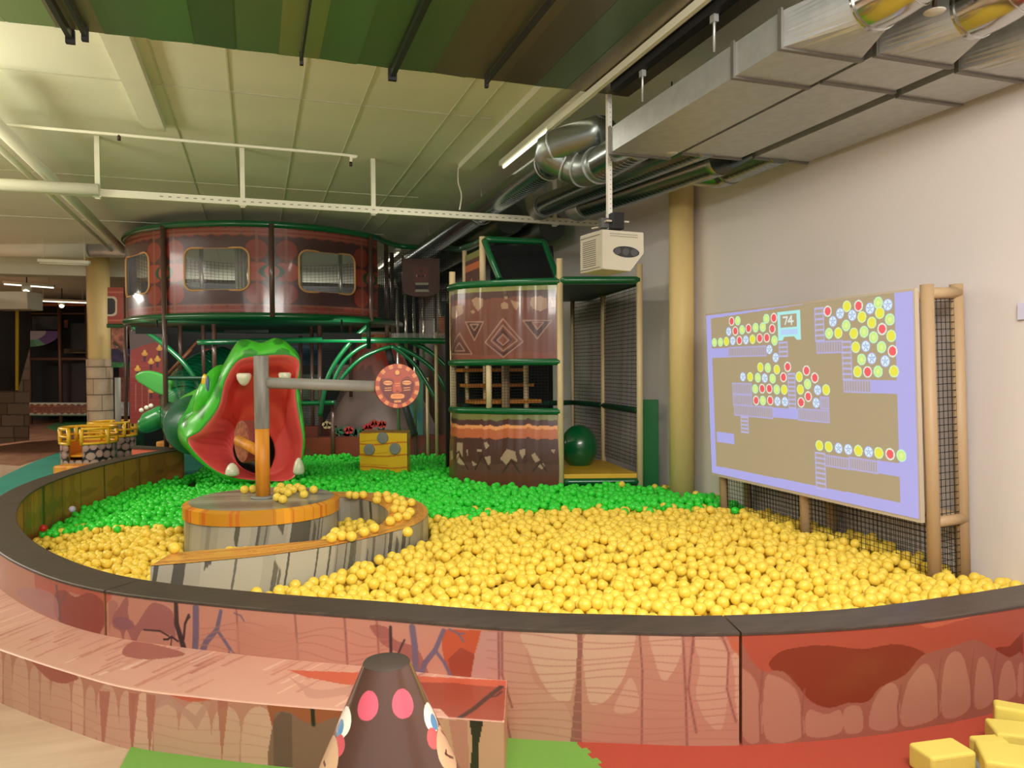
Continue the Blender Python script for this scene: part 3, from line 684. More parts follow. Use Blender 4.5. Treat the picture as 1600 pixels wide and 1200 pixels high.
for pts in (((820, 480), (800, 300), (850, 320), (870, 400), (868, 490)), ((885, 488), (880, 330), (905, 312), (960, 345), (980, 400), (985, 480)), ((1000, 480), (1000, 410), (1050, 420), (1090, 410), (1090, 470)), ((1105, 470), (1100, 410), (1130, 395), (1150, 410), (1150, 465)), ((1175, 460), (1180, 390), (1220, 335), (1250, 350), (1250, 450)), ((1262, 450), (1275, 340), (1320, 280), (1345, 300), (1362, 360), (1362, 425)), ((1375, 425), (1380, 280), (1415, 245), (1440, 290), (1450, 400)), ((1465, 400), (1470, 280), (1490, 262), (1508, 300), (1515, 380)), ((1530, 380), (1540, 290), (1565, 275), (1578, 360)), ((1583, 365), (1585, 290), (1598, 280), (1598, 360))):
    cv.poly(smooth_poly(WP([zw(*p) for p in pts])), (206, 136, 108), .75)
for x, ya0, yb0 in ((868, 300, 490), (985, 350, 482), (1253, 340, 452), (1364, 262, 428), (1455, 240, 402), (1518, 250, 380)): cv.stroke(WP([zw(x+6, ya0), zw(x-3, (ya0+yb0)/2), zw(x, yb0)]), .008, seam, .8)
# ---- pale rock stretch, middle segment right part
a0 = WP([zw(812, 300)])
cv.poly(WP([zw(*p) for p in ((60, 345), (70, 270), (90, 200), (100, 188), (812, 188), (812, 510), (60, 510))]), (208, 136, 108))
cv.poly(WP([zw(*p) for p in ((60, 340), (75, 260), (95, 190), (145, 190), (150, 520), (60, 520))]), (214, 146, 128))
for pts, a in ((((208, 190), (352, 190), (345, 360), (325, 382), (290, 370), (250, 310), (225, 250)), .9), (((385, 190), (515, 190), (495, 300), (460, 360), (420, 392), (388, 370)), .9), (((562, 190), (652, 190), (645, 260), (602, 328), (575, 270)), .8), (((462, 412), (480, 360), (508, 318), (530, 370), (520, 412)), .7), (((690, 370), (700, 280), (680, 200), (730, 190), (775, 240), (780, 330), (760, 460), (720, 440)), .6), (((795, 300), (788, 258), (812, 262), (812, 440), (800, 400)), .7), (((150, 350), (175, 520), (340, 520), (330, 400), (240, 330), (205, 200), (152, 200)), .35)):
    cv.poly(smooth_poly(WP([zw(*p) for p in pts])), (226, 172, 138), a)
cv.poly(WP([zw(*p) for p in ((360, 190), (374, 190), (370, 345), (372, 520), (338, 520), (356, 330))]), seam, .85)
cv.poly(WP([zw(*p) for p in ((768, 190), (812, 188), (812, 262), (790, 240))]), (214, 100, 62))
for pts in (((140, 190), (142, 350), (180, 515)), ((150, 190), (150, 310), (178, 400)), ((532, 190), (540, 300), (538, 510)), ((652, 190), (660, 350), (664, 505)), ((683, 190), (680, 250)), ((683, 190), (668, 350), (690, 470)), ((755, 190), (780, 250), (775, 350), (800, 440)), ((60, 300), (60, 330))):
    cv.stroke(WP([zw(*p) for p in pts]), .008, seam, .85)
sa1 = WP([zw(812, 300)])[0][0]; sb1 = WP([zw(110, 300)])[0][0]
for k in range(13):
    v = .03+k*.033; ss_ = np.linspace(min(sa1, sb1), max(sa1, sb1), 60)
    cv.stroke([(s_, v+.012*math.sin(s_*9+k*.5)+.012*noise1(s_, k+3, 2)) for s_ in ss_], .0045, soft, .7)
# ---- orange patch with violet branches behind the cone
cv.poly(WP([(690, 983), (752, 985), (742, 1020), (734, 1066), (700, 1058), (690, 1010)]), (222, 84, 42))
cv.poly(WP([(700, 1030), (720, 1012), (742, 1022), (734, 1066), (705, 1058)]), (182, 66, 38))
cv.poly(smooth_poly(WP([(578, 978), (604, 980), (618, 1000), (650, 1012), (665, 1040), (672, 1062), (655, 1060), (640, 1030), (606, 1012), (592, 1000)])), (182, 96, 84))
vio = (122, 98, 122); dk = (66, 44, 48)
cv.stroke(WP([(644, 980), (648, 1010), (650, 1062)]), .028, vio); cv.stroke(WP([(693, 985), (680, 1016), (664, 1036), (655, 1060)]), .018, vio, 1, .026)
cv.stroke(WP([(680, 1016), (694, 1035), (706, 1060)]), .014, vio); cv.stroke(WP([(702, 983), (716, 990), (724, 1002)]), .008, vio); cv.stroke(WP([(716, 990), (726, 990)]), .006, vio)
cv.stroke(WP([(610, 980), (611, 1022)]), .014, dk); cv.stroke(WP([(622, 1022), (628, 1008), (632, 1000)]), .008, dk)
# ---- middle segment left part
for pts, c_ in ((((170, 940), (185, 944), (175, 968), (171, 985)), (200, 122, 104)), (((177, 980), (175, 968), (185, 950), (199, 932), (201, 965), (212, 977), (232, 947), (245, 942), (266, 952), (272, 967), (274, 997), (262, 990), (225, 983), (210, 1006), (198, 984), (192, 1001), (188, 986)), (182, 102, 94))):
    cv.poly(smooth_poly(WP(pts), 4), c_)
cv.ell(WP([(193, 974)])[0], .06, .03, (160, 92, 104), .8)
cv.stroke(WP([(275, 944), (276, 975), (290, 1022)]), .022, dk, 1, .03); cv.stroke(WP([(287, 998), (289, 975), (295, 961)]), .012, dk); cv.stroke(WP([(291, 970), (297, 964)]), .006, dk)
cv.stroke(WP([(278, 1002), (268, 995), (262, 999), (256, 999)]), .009, dk); cv.stroke(WP([(268, 997), (267, 1010)]), .006, dk); cv.stroke(WP([(225, 984), (250, 986), (264, 994)]), .008, dk)
cv.stroke(WP([(306, 950), (306, 995), (304, 1026)]), .034, vio); cv.stroke(WP([(345, 955), (339, 984), (322, 1003), (313, 1026)]), .018, vio, 1, .034)
cv.stroke(WP([(339, 984), (354, 1006), (359, 1014)]), .016, vio); cv.stroke(WP([(359, 1012), (356, 1030)]), .008, vio); cv.stroke(WP([(359, 1012), (369, 1026)]), .008, vio); cv.stroke(WP([(366, 958), (376, 962), (381, 970)]), .007, vio)
for a in (372, 463, 540, 590): cv.stroke(WP([(a-3, 950), (a, 990), (a+4, 1060)]), .010, seam, .7)
for k in range(7):
    pts = []
    for x in range(310, 610, 8): pts.append((x, 975+k*13+(x-310)*.06+7*math.sin(x*.045+k*.9)))
    cv.stroke(WP(pts), .005, (196, 116, 94), .7)
cv.poly(smooth_poly(WP([(372, 972), (400, 985), (430, 975), (460, 990), (462, 1055), (376, 1030)])), (216, 134, 106), .7)
# ---- left segment
w = smooth_poly(WP([(60, 935), (110, 925), (164, 945), (164, 905), (60, 870)]), 3); cv.poly(w, (218, 98, 74))
cv.poly(smooth_poly(WP([(85, 930), (100, 922), (118, 933), (140, 926), (164, 945), (164, 995), (155, 995), (90, 968)]), 4), (176, 68, 58))
cv.poly(smooth_poly(WP([(25, 922), (45, 918), (70, 922), (88, 935), (90, 968), (60, 955), (38, 940)]), 4), (204, 134, 142), .8)
cv.stroke(WP([(88, 915), (92, 940), (94, 972)]), .016, (122, 84, 96)); cv.stroke(WP([(92, 945), (100, 935), (103, 925)]), .008, (122, 84, 96))
cv.poly(WP([(165, 1000), (165, 975), (155, 993), (152, 1000)]), (222, 142, 114))
# farther left and round the back: unseen side
cv.mix((cv.u > sC), (200, 120, 96), .4)
def mute(c, f=.86, s=.16): g = c.mean(1, keepdims=True); return (c*(1-s)+g*s)*f
cv.c = mute(cv.c)
outc = cv.c.reshape(nS, len(zz), 3)
# inner face artwork
zi = np.linspace(.004, RIM-.012, 50); nI = int(sEnd/.012); sI_ = np.linspace(0, sEnd, nI); SS2, ZI = np.meshgrid(sI_, zi, indexing='ij')
ci = Canvas(SS2, ZI, (176, 104, 52))
n1 = noise1(SS2.ravel(), 3, 3)+noise1(SS2.ravel(), 4, 8)*.5+noise1(ZI.ravel(), 5, 9)*.6
ci.mix(n1 > .25, (148, 92, 50)); ci.mix(n1 > .75, (128, 96, 62)); ci.mix(n1 < -.6, (196, 122, 60))
ci.mix((np.abs(noise1(SS2.ravel(), 8, 5)) < .05) & (ZI.ravel() < .5), (84, 56, 34))
inc = ci.c.reshape(nI, len(zi), 3)
segs = [(0, sA-.004, 'pit wall segment at right by the cream wall, orange-red with brown cave shape'), (sA+.004, sB-.004, 'longest pit wall segment at the front, pale pink rock with violet branches'), (sB+.004, sC-.004, 'pit wall segment curving at the left edge above the long bench'), (sC+.004, sEnd, 'farthest left pit wall segment, its ochre inner face towards the green balls')]
for (s0, s1, lab) in segs:
    ma = (sO >= s0) & (sO <= s1); mi = (sI_ >= s0) & (sI_ <= s1)
    mid = (s0+s1)/2; c0 = (np.interp(mid, SI, INN[:, 0]), np.interp(mid, SI, INN[:, 1]), 0)
    t = thing('pit_wall', lab, 'padded wall', c0, 'padded ball pit wall segments')
    Vo = np.stack([np.repeat(ox[ma][:, None], len(zz), 1), np.repeat(oy[ma][:, None], len(zz), 1), np.repeat(zz[None], ma.sum(), 0)], -1)
    ix = np.interp(sI_[mi], SI, INN[:, 0]); iy = np.interp(sI_[mi], SI, INN[:, 1])
    Vi = np.stack([np.repeat(ix[:, None], len(zi), 1), np.repeat(iy[:, None], len(zi), 1), np.repeat(zi[None], mi.sum(), 0)], -1)
    blocks = [(Vo, outc[ma].reshape(-1, 3), True, None), (Vi, inc[mi].reshape(-1, 3), False, None)]
    for e, cc in ((0, outc[ma][0]), (-1, outc[ma][-1])):      # end faces
        Ve = np.stack([np.stack([Vo[e, 0]*(1-f)+np.array([ix[e], iy[e], zz[0]])*f, Vo[e, -1]*(1-f)+np.array([ix[e], iy[e], zz[-1]])*f]) for f in (0, .5, 1)])
        blocks.append((Ve, np.tile((150, 96, 66), (6, 1)), False, None))
    painted('padding', blocks, vinyl, t)
    st = [(s_, np.interp(s_, SI, INN[:, 0]), np.interp(s_, SI, INN[:, 1]), np.interp(s_, SI, OUT[:, 0]), np.interp(s_, SI, OUT[:, 1])) for s_ in np.linspace(s0, s1, int((s1-s0)/.05)+2)]
    b = MB(); e = .003
    rows = []
    for s_, a, c_, d_, f_ in st:
        n_ = np.array([d_-a, f_-c_]); n_ /= np.linalg.norm(n_); a -= n_[0]*e; c_ -= n_[1]*e; d_ += n_[0]*e; f_ += n_[1]*e
        rows.append([(a, c_, RIM-.013), (a, c_, RIM-.003), (a+n_[0]*.006, c_+n_[1]*.006, RIM), (d_-n_[0]*.006, f_-n_[1]*.006, RIM), (d_, f_, RIM-.003), (d_, f_, RIM-.013)])
    vs = [p for r in rows for p in r]; fs = [(i*6+k, (i+1)*6+k, (i+1)*6+(k+1) % 6, i*6+(k+1) % 6) for i in range(len(rows)-1) for k in range(6)]
    b.add(vs, fs, False); b.f.append(tuple(range(6))); b.m.append(0); b.sm.append(False); n6 = (len(rows)-1)*6; b.f.append(tuple(reversed(range(n6, n6+6)))); b.m.append(0); b.sm.append(False)
    b.build('rim', M('rim vinyl', (64, 54, 47), rough=.42, rgb2=(78, 66, 57), vscale=14, vstretch=(.6, 3, 1), bump=.06, bscale=150), t)

# back wall of the pit, dark red
pts = [atz(470, 684, .46), atz(560, 683, .46), atz(640, 681, .46), atz(702, 680, .46), atz(760, 680, .46)]
P = crom([p[:2] for p in pts], 10); P, ps = resample(P, .05)
zb_ = np.linspace(0, .46, 12); SSb, ZB = np.meshgrid(ps, zb_, indexing='ij')
cb_ = Canvas(SSb, ZB, (128, 52, 32)); cb_.mix(noise1(SSb.ravel(), 9, 2)*.2+.2 > ZB.ravel(), (112, 66, 42)); 
t = thing('pit_wall', 'low dark red-brown pit wall at the back behind the green balls and cheese block', 'padded wall', (P[0][0], P[0][1], 0), 'padded ball pit wall segments')
Vf = np.stack([np.repeat(P[:, :1], 12, 1), np.repeat(P[:, 1:], 12, 1), np.repeat(zb_[None], len(P), 0)], -1); Vb = Vf+np.array([.06, .19, 0])
Vt = np.stack([Vf[:, -1], Vb[:, -1]], 1)
painted('padding', [(Vf, cb_.c, False, None), (Vb, cb_.c, True, None), (Vt, np.tile((96, 46, 32), (len(P)*2, 1)), False, None)], vinyl, t)

# ------------------------------------------------------------------ bench in front
def outz(px, py, z): return atz(px, py, z)[:2]
BZ = .245
bo = crom([outz(-260, 930, BZ), outz(-120, 972, BZ), outz(0, 1015, BZ), outz(100, 1048, BZ), outz(200, 1075, BZ), outz(320, 1090, BZ), outz(430, 1101, BZ), outz(560, 1111, BZ), outz(660, 1118, BZ), outz(788, 1127, BZ)], 10)
BO, sb = resample(bo, .004)
def bench_hit(px, py):
    d = ray(px, py); n = np.array([-d[1], d[0]]); s = BO@n; i = np.argmin(np.abs(s)); k = np.linalg.norm(BO[i])/math.hypot(d[0], d[1]); return (sb[i], H+d[2]*k)
def BP(pts): return [bench_hit(*p) for p in pts]
zz = np.linspace(0, BZ-.004, 76); SB, ZB = np.meshgrid(sb, zz, indexing='ij')
cv = Canvas(SB, ZB, (206, 130, 104))
rr = random.Random(11); s_ = 0
while s_ < sb[-1]:      # hanging pale rock tongues
    w = rr.uniform(.07, .15); x0_ = s_+.006; top = BZ-rr.uniform(.0, .035); tone = rr.uniform(-8, 8)
    cv.poly(smooth_poly([(x0_, -.02), (x0_, top*.7), (x0_+w*.3, top), (x0_+w*.7, top), (x0_+w-.012, top*.7), (x0_+w-.012-rr.uniform(0, .02), -.02)], 4), (228+tone, 168+tone, 138+tone)); s_ += w
for k in range(5):
    cv.stroke([(q, .03+k*.045+.008*math.sin(q*14+k)) for q in np.linspace(0, sb[-1], 160)], .003, (204, 132, 106), .6)
rd = (184, 86, 68)
cv.poly(smooth_poly(BP([(50, 1030), (120, 1056), (108, 1066), (100, 1068), (80, 1064), (64, 1050)]), 4), rd)
cv.poly(smooth_poly(BP([(258, 1080), (330, 1092), (300, 1096), (275, 1090)]), 4), (218, 92, 56)); cv.poly(BP([(228, 1082), (262, 1086), (305, 1118), (322, 1094), (330, 1098), (308, 1140), (290, 1120), (262, 1100), (240, 1110)]), (204, 140, 120), .8)
for a in (160, 205, 232, 345): cv.poly(BP([(a-5, 1066+a*.08), (a+12, 1068+a*.08), (a+6, 1120+a*.1), (a+1, 1190)]), (190, 100, 80), .8)
cv.poly(BP([(416, 1100), (560, 1110), (560, 1225), (428, 1212), (426, 1140)]), (176, 84, 48)); cv.poly(smooth_poly(BP([(427, 1225), (427, 1125), (440, 1112), (455, 1114), (475, 1128), (500, 1130), (520, 1122), (560, 1130), (560, 1230)]), 4), (146, 98, 78))
cv.poly(BP([(427, 1225), (427, 1125), (440, 1112), (456, 1116), (456, 1228)]), (120, 80, 66))
cv.stroke(BP([(488, 1104), (489, 1132)]), .016, (38, 28, 22))
cv.poly(BP([(680, 1124), (790, 1128), (790, 1240), (680, 1240)]), (218, 156, 118)); cv.poly(BP([(700, 1124), (730, 1126), (736, 1240), (712, 1190)]), (206, 128, 104)); cv.poly(BP([(733, 1126), (756, 1127), (748, 1160), (750, 1240), (730, 1240), (739, 1160)]), (58, 46, 32))
t = thing('bench', 'low curved bench step along the front of the pit, pale pink rock artwork', 'bench step', (BO[len(BO)//2][0], BO[len(BO)//2][1], 0))
Vf = np.stack([np.repeat(BO[:, :1], len(zz), 1), np.repeat(BO[:, 1:], len(zz), 1), np.repeat(zz[None], len(BO), 0)], -1)
# inner line follows the pit wall
i0 = np.argmin(np.linalg.norm(OUT-np.array(outz(790, 1066, BZ)), axis=1)); i1 = np.argmin(np.linalg.norm(OUT-np.array([-2.0, 6.1]), axis=1))
IN2, _ = resample(OUT[min(i0, i1):max(i0, i1)], .01)
if np.linalg.norm(IN2[0]-BO[0]) > np.linalg.norm(IN2[-1]-BO[0]): IN2 = IN2[::-1]
fI = np.linspace(0, 1, len(IN2)); fB = np.linspace(0, 1, len(BO)); IN3 = np.stack([np.interp(fB, fI, IN2[:, k]) for k in (0, 1)], 1)
nt_ = 64; ff = np.linspace(0, 1, nt_); FFm = ff[None, :, None]
Vt2 = BO[:, None, :]*(1-FFm)+IN3[:, None, :]*FFm
Vt = np.concatenate([Vt2, np.full(Vt2.shape[:2]+(1,), BZ)], -1); Vt[:, 0, 2] -= .004
Sg = np.repeat(sb[:, None], nt_, 1); Tg = np.repeat(ff[None], len(sb), 0)*.42
def TP(pts):
    out = []
    for px, py in pts:
        p = np.array(outz(px, py, BZ)); i = np.argmin(np.linalg.norm(Vt2.reshape(-1, 2)-p, axis=1)); out.append((sb[i//nt_], ff[i % nt_]*.42))
    return out
ct = Canvas(Sg, Tg, (224, 160, 134)); rr = random.Random(4)
# slanted streaks
for k in range(150):
    a = rr.uniform(-.3, sb[-1]); w = rr.uniform(.006, .03); tt = rr.uniform(0, .3); ln = rr.uniform(.1, .42)
    ct.poly([(a, tt), (a+w, tt), (a+.55*ln+w*.7, tt+ln), (a+.55*ln+w*.4, tt+ln)], rr.choice([(204, 126, 102), (190, 108, 88), (240, 190, 160), (212, 140, 116)]), .85)
ct.poly(smooth_poly(TP([(190, 1022), (200, 1006), (225, 1003), (290, 1022), (240, 1030), (210, 1028)]), 4), (176, 96, 82))
ct.poly(TP([(450, 1047), (800, 1062), (800, 1072), (640, 1074), (540, 1070), (480, 1058)]), (220, 92, 58))
ct.poly(smooth_poly(TP([(440, 1046), (460, 1062), (500, 1078), (560, 1070), (555, 1082), (490, 1092), (470, 1074)]), 4), (204, 140, 118), .8)
ct.poly(TP([(655, 1066), (793, 1068), (786, 1126), (700, 1122), (690, 1108), (664, 1104)]), (170, 66, 42)); ct.poly(TP([(655, 1060), (795, 1060), (795, 1074), (720, 1068)]), (214, 88, 54))
ct.stroke(TP([(718, 1122), (740, 1108), (762, 1090), (784, 1073)]), .022, (74, 44, 32)); ct.stroke(TP([(762, 1090), (776, 1088), (785, 1080)]), .01, (74, 44, 32))
ct.mix((np.abs(Tg.ravel()) < .004), (232, 176, 150))
blocks = [(Vf, mute(cv.c, .9, .12), True, None), (Vt, mute(ct.c, .93, .14), True, None)]
for e in (-1,):
    nE = 40; uu = np.linspace(0, 1, nE); pa, pb_ = BO[e], IN3[e]
    UE, ZE = np.meshgrid(uu, zz, indexing='ij'); VE = np.stack([pa[0]+(pb_[0]-pa[0])*UE, pa[1]+(pb_[1]-pa[1])*UE, ZE], -1)
    ce = Canvas(UE*.4, ZE, (206, 138, 104)); ce.stroke([(.1, 0), (.1, .3)], .006, seam); ce.stroke([(.25, 0), (.24, .3)], .006, seam)
    blocks.append((VE, ce.c, True, None))
painted('padding', blocks, vinyl, t)

# ================================================================== ROUND PLATFORM, POLE WITH ARMS, SPIRAL RAMP
Dd = 5.57; DC = atz(411, 778, .56); dx, dy = DC[0], DC[1]; DR = .535
def streak(u, v, seed, base, dark, warm=None, fu=22):
    cvs = Canvas(u, v, base); rs = np.random.default_rng(seed)
    n_ = noise1(cvs.u+.02*np.sin(cvs.v*9), seed, fu); n2 = noise1(cvs.u+.03*np.sin(cvs.v*6+1), seed+1, fu*2.3)
    cvs.mix(n_ > .35, tuple(np.array(base)*.88)); cvs.mix(n_ < -.35, tuple(np.minimum(255, np.array(base)*1.06)))
    ln_ = .22+.3*noise1(cvs.u, seed+5, 7)
    cvs.mix((np.abs(n2-.5) < .16) & (cvs.v > ln_), dark, .85)
    cvs.mix((np.abs(n2+.55) < .12) & (cvs.v < .5-ln_), dark, .7)
    cvs.mix(np.abs(n_-.55) < .04, dark, .6)
    if warm is not None: cvs.mix((np.abs(n2+.3) < .07), warm)
    return cvs.c
GR = (164, 160, 146); GD = (78, 76, 68)
t = thing('round_platform', 'round grey padded platform with yellow-orange top band inside the ball pit', 'platform', (dx, dy, 0))
n_ = 1000; th = np.linspace(0, 2*PI, n_)
def ringV(r0, z0_, r1, z1_, nv):
    f = np.linspace(0, 1, nv); TT, FV = np.meshgrid(th, f, indexing='ij'); R = r0+(r1-r0)*FV; Z = z0_+(z1_-z0_)*FV
    return np.stack([dx+R*np.cos(TT), dy+R*np.sin(TT), Z], -1), TT*DR, Z, TT, R
V, u, v, _, _ = ringV(DR, 0, DR, .465, 40); painted('body', [(V, streak(u, v, 21, GR, GD, None, 8), False, None)], vinyl, t)
V, u, v, _, _ = ringV(DR+.012, .462, DR+.012, .545, 12); V2, u2, v2, _, _ = ringV(DR+.012, .545, DR-.03, .56, 4); V0, u0_, v0_, _, _ = ringV(DR-.01, .462, DR+.012, .462, 2)
oc = streak(u, v*0, 31, (232, 160, 40), (206, 92, 36), (214, 110, 40), 9); oc2 = streak(u2, v2*0, 31, (232, 160, 40), (206, 92, 36), (214, 110, 40), 9)
painted('band', [(V, oc, False, None), (V2, oc2, False, None), (V0, np.tile((180, 120, 40), (n_*2, 1)), True, None)], vinyl, t)
V, u, v, TT, R = ringV(DR-.03, .5605, .001, .5605, 60)
X = V[..., 0]-dx; Y = V[..., 1]-dy
painted('top', [(V, streak(Y*1.0+.2*X, X, 41, (158, 152, 138), (120, 112, 98), None, 10), False, None)], vinyl, t)
ps_ = thing('signal_pole', 'grey over yellow pole with two arms standing on the round platform', 'pole', (dx, dy, .56))
b = MB(); b.lathe([(.085, 0), (.085, .012), (.07, .018), (.05, .018)], (dx, dy, .561), 40); b.build('base_ring', M('grey ring', (132, 132, 126), rough=.4), ps_)
zsp = atd(413, 669, Dd)[2]; ztp = atd(413, 556, Dd)[2]
def wood(name, a, c): return M(name, a, rough=.5, rgb2=c, vscale=9, vstretch=(3, 3, .35), bump=.15, bscale=60)
b = MB(); b.lathe([(.051, .0), (.051, zsp-.561)], (dx, dy, .561), 32); b.build('lower_pole', wood('yellow pole vinyl', (224, 148, 34), (206, 128, 34)), ps_)
b = MB(); b.lathe([(.053, 0), (.053, ztp-zsp)], (dx, dy, zsp), 32); b.build('upper_pole', wood('grey pole vinyl', (150, 146, 136), (118, 114, 106)), ps_, .004)
p = atd(416, 598, Dd-.03); q = atd(592, 604, Dd-.12)
b = MB(); b.tube([p, p+(q-p)*.05, q], [.046, .040, .040], 24); b.build('upper_arm', M('grey arm vinyl', (150, 146, 134), rough=.5, rgb2=(134, 130, 120), vscale=4), ps_)
# carved face disc
c = atd(621, 603, Dd-.14); nrm = np.array([-.10, -1, .03]); nrm /= np.linalg.norm(nrm); RA = .16
ux = np.cross(nrm, [0, 0, 1.]); ux /= np.linalg.norm(ux); 
if ux[0] < 0: ux = -ux
uz = np.cross(ux, nrm); uz = uz if uz[2] > 0 else -uz
b = MB(); b.disc(c-nrm*.035, nrm, RA, .075, 64); fd = b.build('face_disc', M('brick red foam', (150, 58, 40), rough=.5), ps_, .006)
rr_ = np.linspace(0.001, RA-.003, 90); tt_ = np.linspace(0, 2*PI, 220); RRm, TTm = np.meshgrid(rr_, tt_, indexing='ij'); U = RRm*np.cos(TTm); Vv = RRm*np.sin(TTm)
cf = Canvas(U/RA, Vv/RA, (176, 74, 48)); rad = np.hypot(cf.u, cf.v); ang = np.arctan2(cf.v, cf.u)
seg = ((ang/(2*PI)*14) % 1) < .45; cf.mix((rad > .80) & (rad < .99) & seg, (222, 140, 84)); cf.mix((rad > .78) & (rad < .80), (140, 50, 36))
dkf = (112, 42, 34)
cf.poly(smooth_poly([(-.78, .15), (-.7, -.25), (-.45, -.62), (-.1, -.8), (.25, -.78), (.55, -.55), (.72, -.15), (.72, .2), (.45, .42), (.18, .2), (.12, -.28), (-.2, -.28), (-.24, .15), (-.5, .36), (-.72, .3)], 5), dkf)
for s_ in (-1, 1):
    ex = s_*.42; cf.ell((ex, .20), .27, .17, (150, 60, 46)); cf.ell((ex, .15), .25, .15, dkf); cf.ell((ex, .14), .21, .10, (232, 160, 96)); cf.stroke([(ex-.19, .14), (ex+.19, .14)], .03, (150, 70, 50))
    for q_ in (-.10, -.20): cf.stroke([(ex-.14, q_), (ex+.14, q_+.02)], .035, (232, 160, 96))
cf.poly([(-.14, .2), (.12, .2), (.2, -.25), (-.2, -.25)], (190, 84, 52))
for q_ in (.10, .0): cf.stroke([(-.1, q_), (.1, q_+.01)], .025, (232, 160, 96))
cf.ell((-.0, -.24), .07, .03, dkf); cf.ell((0, .58), .13, .13, (120, 46, 36)); cf.ell((0, .60), .10, .11, (232, 160, 80))
cf.poly(smooth_poly([(-.3, -.42), (-.26, -.56), (.24, -.56), (.3, -.42), (.2, -.36), (-.2, -.36)], 4), (232, 150, 84)); cf.stroke([(-.2, -.46), (.2, -.45)], .03, (206, 110, 66))
cf.rect(-.15, -.74, .15, -.64, (232, 160, 96)); 
for q_ in (-.08, 0, .08): cf.stroke([(q_, -.74), (q_, -.64)], .015, dkf)
P3 = c+nrm*.0035+U[..., None]*ux+Vv[..., None]*uz
painted('carved_face', [(P3, cf.c, True, None)], vinyl, fd)
# lower arm and its disc
p = atd(408, 707, Dd-.02); q = atd(373, 688, Dd+.30)
b = MB(); b.tube([p, q], .040, 22); b.build('lower_arm', wood('yellow pole vinyl', (224, 148, 34), (206, 128, 34)), ps_)
ad = (q-p)/np.linalg.norm(q-p); c = q+ad*.05; nrm = np.array([-.93, -.36, .0]); nrm /= np.linalg.norm(nrm); c = atd(383, 690, Dd+.36)
b = MB(); b.disc(c+nrm*-.03, nrm, .165, .11, 56); d2 = b.build('side_disc', M('dull red foam', (142, 56, 46), rough=.5), ps_, .006)
b = MB(); b.disc(c+nrm*.027, nrm, .158, .006, 48); b.build('disc_face', M('speckled orange foam', (190, 110, 66), rough=.6, rgb2=(120, 52, 36), vscale=26), d2)

# spiral ramp wall
RZ = .50
ro = crom([outz(*p, RZ) for p in ((235, 884), (320, 877), (420, 867), (520, 852), (600, 834), (652, 818), (669, 800), (655, 784), (620, 774), (570, 769), (520, 768), (480, 766))], 12)
ri = crom([outz(*p, RZ) for p in ((268, 864), (340, 858), (420, 851), (510, 842), (568, 829), (598, 816), (606, 800), (592, 788), (566, 780), (540, 777), (518, 777), (480, 775))], 12)
ns_ = 1300; f = np.linspace(0, 1, ns_); fr = np.linspace(0, 1, len(ro)); RO = np.stack([np.interp(f, fr, ro[:, k]) for k in (0, 1)], 1); RI = np.stack([np.interp(f, fr, ri[:, k]) for k in (0, 1)], 1)
sr = np.r_[0, np.cumsum(np.linalg.norm(np.diff(RO, axis=0), axis=1))]
t = thing('spiral_wall', 'curling grey padded wall with orange wood-look top wrapping the round platform', 'padded wall', (RO[0][0], RO[0][1], 0))
zz = np.linspace(0, RZ-.003, 40)
def side(Pc): return np.stack([np.repeat(Pc[:, :1], len(zz), 1), np.repeat(Pc[:, 1:], len(zz), 1), np.repeat(zz[None], len(Pc), 0)], -1)
Sg, Zg = np.meshgrid(sr, zz, indexing='ij'); gc = streak(Sg, Zg, 51, (166, 160, 142), (70, 68, 60), None, 7)
fe = np.linspace(0, 1, 40); Ve = np.stack([np.stack([RO[0][0]*(1-a)+RI[0][0]*a+zz*0, RO[0][1]*(1-a)+RI[0][1]*a+zz*0, zz], -1) for a in fe])
painted('body', [(side(RO), gc, False, None), (side(RI), gc, True, None), (Ve, np.tile((158, 152, 136), (1600, 1)), True, None)], vinyl, t)
fa = np.linspace(0, 1, 40)[None, :, None]; Vt2 = RO[:, None, :]*(1-fa)+RI[:, None, :]*fa; Vt = np.concatenate([Vt2, np.full(Vt2.shape[:2]+(1,), RZ)], -1)
Sg, Tg = np.meshgrid(sr, np.linspace(0, .22, 40), indexing='ij')
painted('top', [(Vt, streak(Tg*1.0+.006*np.sin(Sg*5), Sg*.3, 61, (226, 166, 74), (208, 120, 60), (196, 104, 54), 34), False, None)], vinyl, t)

# ================================================================== BALLS
BR = .031; BD = 2*BR
hp = np.array([(3.3, 2.75, .41), (2.5, 2.7, .38), (1.8, 2.9, .37), (1.0, 3.3, .37), (.2, 3.8, .35), (-.4, 4.4, .30), (-1.0, 5.1, .22), (-1.4, 5.9, .15), (-1.6, 6.9, .11), (-1.7, 8, .10), (-1.5, 9.3, .12), (-1.0, 10.2, .15), (3.9, 3.2, .36), (3.9, 4.6, .35), (3.8, 6.2, .36), (2.9, 6.9, .38), (2.3, 7.2, .40), (1.9, 7.7, .37), (1.5, 9, .32), (.6, 10.8, .2), (2, 11, .2), (2, 4.5, .46), (1.5, 6, .43), (2.5, 5.5, .44), (3.2, 4.3, .42), (.9, 4.4, .42), (0, 4.9, .36), (-.2, 7.5, .35), (-.9, 7.3, .24), (.6, 8, .38), (1.2, 8, .38), (.75, 5.6, .38), (-.7, 6, .30)])
def hsurf(x, y):
    d = (x[:, None]-hp[None, :, 0])**2+(y[:, None]-hp[None, :, 1])**2+.05; w = d**-1.6
    return (w*hp[None, :, 2]).sum(1)/w.sum(1)+.012*noise1(x*1.0+y*.6, 71, 2.2)+.012*noise1(y-x*.4, 72, 2.6)
